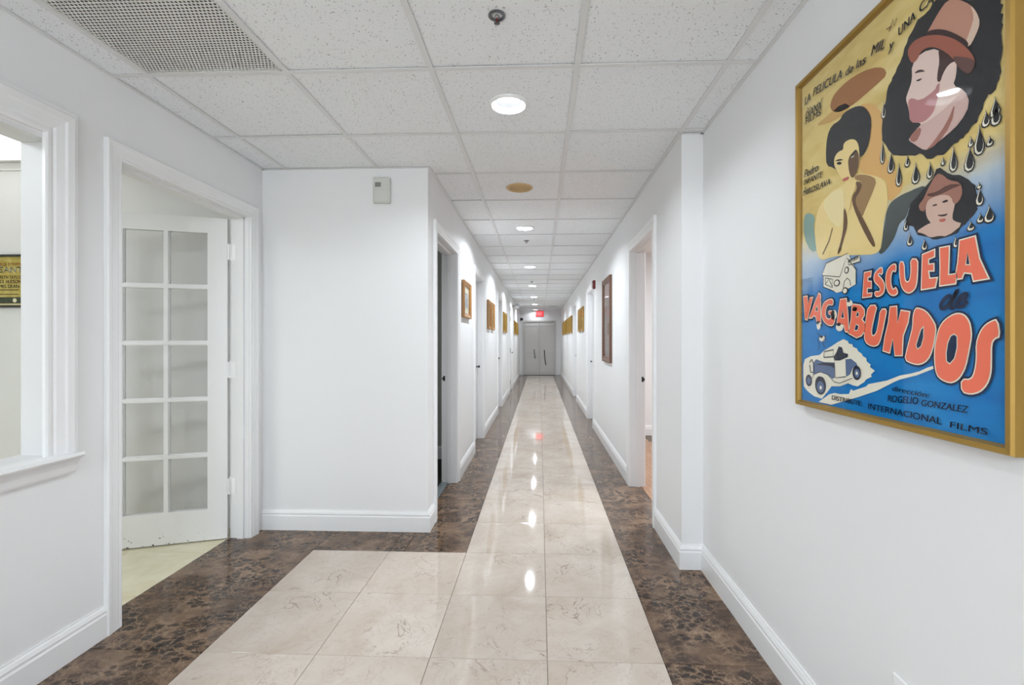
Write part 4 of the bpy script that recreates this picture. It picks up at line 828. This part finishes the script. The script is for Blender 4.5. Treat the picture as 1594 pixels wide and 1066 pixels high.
fc = bpy.data.curves.new('letters', 'FONT'); fc.offset = 0.0
fo = bpy.data.objects.new('letters', fc); COL.objects.link(fo)
def text_shape(t):
    """flat lettering: (vertices, faces) and its bounds"""
    fc.body = t; fc.size = 1.0
    bpy.context.view_layer.update()
    me = bpy.data.meshes.new_from_object(fo.evaluated_get(bpy.context.evaluated_depsgraph_get()))
    v = [tuple(p.co) for p in me.vertices]; f = [tuple(p.vertices) for p in me.polygons]; bpy.data.meshes.remove(me)
    return v, f
Hv, _ = text_shape('H'); CAP = max(p[1] for p in Hv) - min(p[1] for p in Hv)
def text_on(mb, t, a, b, cap, place, slant=0.0, bold=0.07):
    """lay word t with its baseline from a to b (2-D), cap height cap; place(p, q) -> 3-D"""
    v, f = text_shape(t)
    x0, x1 = min(p[0] for p in v), max(p[0] for p in v)
    A, B = Vector(a), Vector(b); d = (B-A); L = d.length; d.normalize(); u = Vector((-d.y, d.x)) 
    n = len(mb.v); k = (L - slant*cap*0.6)/(x1-x0)
    for dx in (-bold/2, bold/2) if bold else (0.0,):
        n = len(mb.v)
        for x, y, _ in v:
            h = y/CAP*cap; p = A + d*((x-x0)*k + slant*h + dx*cap) + u*h; mb.v.append(place(p.x, p.y))
        mb.f += [tuple(n+i for i in q) for q in f]

ex = empty('exit_sign', (0.0, YE-.02, 2.235)); tag(ex, 'glowing red exit sign above the double doors', 'exit sign')
MB().box(-.150, .150, 0, .02, -.105, .105).build('housing', M['plastic'], ex, bevel=.004)
MB().box(-.143, .143, -.004, 0, -.098, .098).build('face', M['exit_red'], ex)
mb = MB(); text_on(mb, 'EXIT', (-.115, -.065), (.115, -.065), .13, lambda p, q: (p, -.0055, q)); mb.build('lettering', M['exit_letter'], ex)
MB().box(-.01, .01, .004, .016, .105, .137).build('stem', M['plastic'], ex)

# ---- framed poster seen through the interior window
gp = empty('wall_poster', (-3.622, YW, 1.645)); tag(gp, 'black framed yellow poster with lettering seen through the interior window', 'poster')
GW_, GH_ = .158, .178
for a, b, c, d in ((-GW_, -GW_+.012, -GH_, GH_), (GW_-.012, GW_, -GH_, GH_), (-GW_+.012, GW_-.012, -GH_, -GH_+.014), (-GW_+.012, GW_-.012, GH_-.014, GH_)):
    MB().box(a, b, -.018, 0, c, d).build('frame_rail', M['black_frame'], gp)
M['olive_paper'] = art_mat('olive_paper', [(196, 176, 84), (178, 160, 74), (206, 188, 104)], 14.0)
M['ink_brown'] = mat('brown_ink', lin((92, 66, 30)), .6); M['ink_orange'] = mat('orange_ink', lin((176, 104, 36)), .6); M['ink_green'] = mat('dark_green_ink', lin((58, 66, 46)), .6); M['ink_pale'] = mat('pale_ink', lin((232, 226, 190)), .6)
MB().box(-GW_+.012, GW_-.012, -.006, -.002, -GH_+.014, GH_-.014).build('print', M['olive_paper'], gp)
def gtext(t, x1, w, z, cap, m, layer=1):
    mb = MB(); text_on(mb, t, (x1-w, z), (x1, z), cap, lambda p, q: (p, -.006-.0006*layer, q)); mb.build('lettering', M[m], gp)
gtext('GEORGE STEVENS', .145, .215, .103, .021, 'ink_orange')
gtext('GÉANT', .150-.008, .212, .058, .038, 'ink_green'); gtext('GÉANT', .148-.008, .208, .060, .034, 'ink_pale', 2)
gtext('ELIZABETH TAYLOR', .144, .222, .016, .022, 'ink_brown'); gtext('ROCK HUDSON', .128, .178, -.015, .024, 'ink_brown'); gtext('JAMES DEAN', .118, .170, -.046, .023, 'ink_green')
for z in (-.062, -.092): MB().box(-.05 if z < -.08 else -.10, .115, -.0068, -.006, z, z+.006).build('text_line', M['ink_brown'], gp)
MB().box(-GW_+.014, GW_-.014, -.0068, -.006, -.150, -.108).build('lower_band', M['ink_green'], gp)
for x in (-.09, -.03, .09): MB().lathe([(.0001,-.0078),(.014,-.0078)], 16, 'Y', (x, 0, -.130), caps=False).build('figure_spot', M['ink_pale'], gp)
MB().box(-GW_+.014, GW_-.014, -.0068, -.006, -.160, -.154).build('lower_stripe', M['ink_pale'], gp)

# ---- the large film poster
PY0, PZ0 = 1.605, 2.10          # far upper corner of its frame
PW, PH = .722, 1.072
pst = empty('film_poster', (XRN, PY0-PW/2, PZ0-PH/2)); tag(pst, 'large gold framed film poster lettered ESCUELA de VAGABUNDOS on the near right wall', 'poster')
def pxy(s, t, layer=0.0): return (-.016-.00022*layer, PW/2 - s, PH/2 - t)      # poster coordinates (metres, right and down) -> local
FW, FD = .018, .030
def rail(p0, p1, q0, q1):
    """mitred rail from outer p0-p1 to inner q0-q1"""
    mb = MB()
    prof = [(0.0, -.001), (0.0, -FD*.8), (.15, -FD), (.75, -FD*.96), (.85, -FD*.75), (1.0, -FD*.62), (1.0, -.001)]
    for o_, i_ in ((p0, q0), (p1, q1)):
        for t, x in prof:
            mb.v.append((x, PW/2 - (o_[0]+(i_[0]-o_[0])*t), PH/2 - (o_[1]+(i_[1]-o_[1])*t)))
    n = len(prof)
    for k in range(n): mb.f.append((k, (k+1)%n, n+(k+1)%n, n+k))
    mb.f += [tuple(range(n)), tuple(range(2*n-1, n-1, -1))]
    mb.build('frame_rail', M['gold'], pst)
O = [(0,0),(PW,0),(PW,PH),(0,PH)]; I = [(FW,FW),(PW-FW,FW),(PW-FW,PH-FW),(FW,PH-FW)]
for i in range(4): rail(O[i], O[(i+1)%4], I[i], I[(i+1)%4])
INK = {'ink': (38, 38, 42), 'navy': (14, 38, 76), 'orange': (232, 184, 112), 'slate': (84, 92, 90), 'brown': (168, 112, 62), 'ochre': (212, 170, 98), 'teal': (138, 170, 158), 'skin': (248, 222, 152), 'tan': (164, 130, 86), 'cream': (250, 232, 174), 'umber': (112, 82, 54), 'pale': (214, 214, 192), 'lip': (200, 104, 88), 'hat': (202, 148, 126), 'hatlight': (232, 204, 182), 'band': (64, 43, 41), 'face': (242, 216, 204), 'coat': (222, 188, 178), 'coatdark': (170, 114, 100), 'beard': (196, 134, 134), 'hair': (74, 49, 47), 'brim': (168, 97, 78), 'brimdark': (106, 73, 66), 'face2': (222, 188, 170), 'hat2': (170, 118, 100), 'hat2dark': (106, 69, 60), 'paper': (248, 243, 224), 'carblue': (98, 118, 154), 'cardark': (46, 50, 66), 'salmon': (255, 124, 94)}
IM = {}
def ink(c):
    if c not in IM: IM[c] = mat('ink_'+c, lin(INK[c]), .55, spec=.2)
    return IM[c]
def poster_ground():
    """printed ground of the sheet: ochre yellow above, brushed over into blue below"""
    m = mat('poster_ground', lin((206, 180, 104)), .55, spec=.2); n = N(m)
    tc = n.n('ShaderNodeTexCoord'); sx = n.n('ShaderNodeSeparateXYZ'); n.l(tc.outputs['Object'], sx.inputs[0])
    mp = n.n('ShaderNodeMapping'); mp.inputs['Rotation'].default_value = (.5, 0, 0); mp.inputs['Scale'].default_value = (1, 3.0, 9.0); n.l(tc.outputs['Object'], mp.inputs['Vector'])
    z = n.n('ShaderNodeTexNoise', Scale=1.6, Detail=5.0, Roughness=.6); n.l(mp.outputs[0], z.inputs['Vector'])
    z2 = n.n('ShaderNodeTexNoise', Scale=7.0, Detail=4.0); n.l(tc.outputs['Object'], z2.inputs['Vector'])
    a = n.n('ShaderNodeMath', operation='MULTIPLY_ADD'); a.inputs[1].default_value = .10; n.l(z2.outputs['Fac'], a.inputs[0]); n.l(sx.outputs[2], a.inputs[2])
    up = n.n('ShaderNodeMath', operation='MULTIPLY_ADD'); up.inputs[1].default_value = .10; n.l(sx.outputs[1], up.inputs[0]); n.l(a.outputs[0], up.inputs[2])
    yel = n.ramp(z.outputs['Fac'], [(.3, lin((214, 182, 104))), (.5, lin((232, 206, 128))), (.7, lin((244, 224, 158)))])
    blu = n.ramp(z.outputs['Fac'], [(.3, lin((0, 112, 190))), (.6, lin((2, 134, 208))), (.8, lin((44, 156, 222)))])
    f1 = n.n('ShaderNodeMapRange'); f1.inputs['From Min'].default_value = .095; f1.inputs['From Max'].default_value = .02; n.l(up.outputs[0], f1.inputs['Value'])
    f2 = n.n('ShaderNodeMapRange'); f2.inputs['From Min'].default_value = .03; f2.inputs['From Max'].default_value = -.10; n.l(up.outputs[0], f2.inputs['Value'])
    c = n.mix(f1.outputs[0], yel.outputs[0], lin((196, 212, 224))); c = n.mix(f2.outputs[0], c, blu.outputs[0])
    n.l(c, n.b.inputs['Base Color']); return m
M['poster_ground'] = poster_ground()
MB().box(-.0158, -.012, -PW/2+FW*.8, PW/2-FW*.8, -PH/2+FW*.8, PH/2-FW*.8).build('print', M['poster_ground'], pst)
MB().box(-.012, -.002, -PW/2+.006, PW/2-.006, -PH/2+.006, PH/2-.006).build('backing', M['gold_dark'], pst)
def flat(mb, loops, layer):
    """fill loops (outer, holes...) given in mm"""
    vs = [[Vector((x/1000, y/1000, 0)) for x, y in lp] for lp in loops]
    n = len(mb.v); flatv = [p for lp in vs for p in lp]
    mb.v += [pxy(p.x, p.y, layer) for p in flatv]
    for t in tessellate_polygon(vs): mb.f.append(tuple(n+i for i in t))
def clip(loop): return [(max(22, min(PW*1000-22, x)), max(22, min(PH*1000-22, y))) for x, y in loop]
def smooth_loop(lp, it=1):
    for _ in range(it):
        r = []
        for i in range(len(lp)):
            a, b = lp[i], lp[(i+1) % len(lp)]; r += [(a[0]*.75+b[0]*.25, a[1]*.75+b[1]*.25), (a[0]*.25+b[0]*.75, a[1]*.25+b[1]*.75)]
        lp = r
    return lp
def area(lp): return sum(lp[i][0]*lp[(i+1) % len(lp)][1]-lp[(i+1) % len(lp)][0]*lp[i][1] for i in range(len(lp)))/2
def grow(lp, d):
    s = 1 if area(lp) > 0 else -1; r = []; n = len(lp)
    for i in range(n):
        p0, p, p1 = Vector(lp[i-1]), Vector(lp[i]), Vector(lp[(i+1) % n])
        d0, d1 = (p-p0), (p1-p)
        if d0.length < 1e-6 or d1.length < 1e-6: r.append(tuple(p)); continue
        d0.normalize(); d1.normalize(); n0, n1 = Vector((d0.y, -d0.x))*s, Vector((d1.y, -d1.x))*s
        m = (n0+n1); k = max(.35, 1+n0.dot(n1)); m = m/k
        r.append(tuple(p+m*d))
    return r
def ribbon(mb, pts, w, layer):
    P = [Vector(p) for p in pts]; L = []; R = []
    for i, p in enumerate(P):
        d = (P[min(i+1, len(P)-1)]-P[max(i-1, 0)]); d.normalize(); nn = Vector((-d.y, d.x))*w/2; L.append(p+nn); R.append(p-nn)
    n = len(mb.v); mb.v += [pxy(q.x/1000, q.y/1000, layer) for q in L+R]; k = len(P)
    for i in range(k-1): mb.f.append((n+i, n+i+1, n+k+i+1, n+k+i))
def smooth_line(pts):
    r = []
    for i in range(len(pts)-1):
        p0, p1, p2, p3 = [Vector(pts[max(0, min(len(pts)-1, j))]) for j in (i-1, i, i+1, i+2)]
        for t in (0, .25, .5, .75): r.append(tuple(.5*((2*p1)+(p2-p0)*t+(2*p0-5*p1+4*p2-p3)*t*t+(3*p1-p0-3*p2+p3)*t**3)))
    return r + [pts[-1]]
def ragged(lp, amp):
    r = []
    for i in range(len(lp)):
        a, b = Vector(lp[i]), Vector(lp[(i+1) % len(lp)]); d = b-a; k = max(1, int(d.length/9))
        for j in range(k):
            p = a + d*(j/k); r.append((p.x+random.uniform(-amp, amp), p.y+random.uniform(-amp, amp)))
    return clip(r)
art = {}
def amb(name, c): return art.setdefault((name, c), MB())
for it in ART:
    k = it[0]
    if k == 'P':
        lo = clip(it[3][0]); fine = it[1] in ('paper', 'carblue', 'cardark') 
        lo = lo if fine else smooth_loop(lo, 1)
        if it[1] == 'ink' and len(it[3][0]) > 20: lo = ragged(lo, 3.0 if it[2] == 2 else 1.6)
        if it[1] == 'skin' or it[1] == 'slate': lo = smooth_loop(lo, 1)
        flat(amb('artwork', it[1]), [lo], it[2]*2)
    elif k == 'S': ribbon(amb('artwork', it[1]), smooth_line(it[4]) if it[1] == 'navy' else it[4], it[3], it[2]*2+.5)
    elif k == 'E':
        c, rx, ry = it[3], it[4], it[5]; flat(amb('artwork', it[1]), [[(c[0]+rx*math.cos(a*math.pi/10), c[1]+ry*math.sin(a*math.pi/10)) for a in range(20)]], it[2]*2)
    elif k == 'D':
        (x0, y0_), (x1, y1_) = it[1], it[2]; w, h = x1-x0, y1_-y0_; cx = (x0+x1)/2; lean = random.uniform(-.15, .15)*w
        def drop(g_): return [(min(PW*1000-23, cx+lean+(w/2+g_)*sx_), y0_-g_+(h+2*g_)*ty) for sx_, ty in ((0,0),(.25,.25),(.7,.5),(1,.72),(.85,.9),(.45,1),(-.3,1),(-.85,.88),(-.95,.68),(-.55,.45),(-.15,.22))]
        flat(amb('artwork', 'ink'), [drop(2.2)], 7); flat(amb('artwork', 'paper'), [drop(-.6)], 8); flat(amb('artwork', 'ink'), [[(p[0]+1.4, p[1]-1.2) for p in drop(-3.0)]], 9)
    elif k == 'L':
        lo = it[1][0]; ho = it[1][1:]
        lo = smooth_loop(lo, 1) if len(lo) > 14 else lo
        flat(amb('title_shadow', 'navy'), [grow(lo, 6.5)], 10); flat(amb('title_outline', 'paper'), [grow(lo, 2.2)], 12)
        inner = grow(lo, -.6); flat(amb('title_lettering', 'salmon'), [inner] + [grow(h, 1.2) for h in ho], 14)
        for h in ho: flat(amb('title_counter', 'navy'), [grow(h, -1.0)], 14)
for t, a, b, cap, sl, c in WORDS:
    text_on(amb('small_lettering', c), t, (a[0]/1000, -a[1]/1000), (b[0]/1000, -b[1]/1000), cap/1000, lambda p, q: pxy(p, -q, 17), sl)
for (nm, c), mb in art.items(): mb.build(nm, ink(c), pst)
MB().box(-.0235, -.0215, -PW/2+FW*.8, PW/2-FW*.8, -PH/2+FW*.8, PH/2-FW*.8).build('glass', M['glass'], pst)

# ---- outlet plate low on the near right wall
op = empty('outlet_plate', (XRN, 1.168, .354)); tag(op, 'white outlet plate low on the near right wall', 'outlet')
MB().box(-.006, 0, -.036, .036, -.058, .058).build('plate', M['white_enamel'], op, bevel=.003)
for z in (-.022, .022): MB().lathe([(.0155,-.0085),(.017,-.006)], 20, 'X', (0, 0, z)).build('socket', M['plastic'], op)
bpy.data.objects.remove(fo);
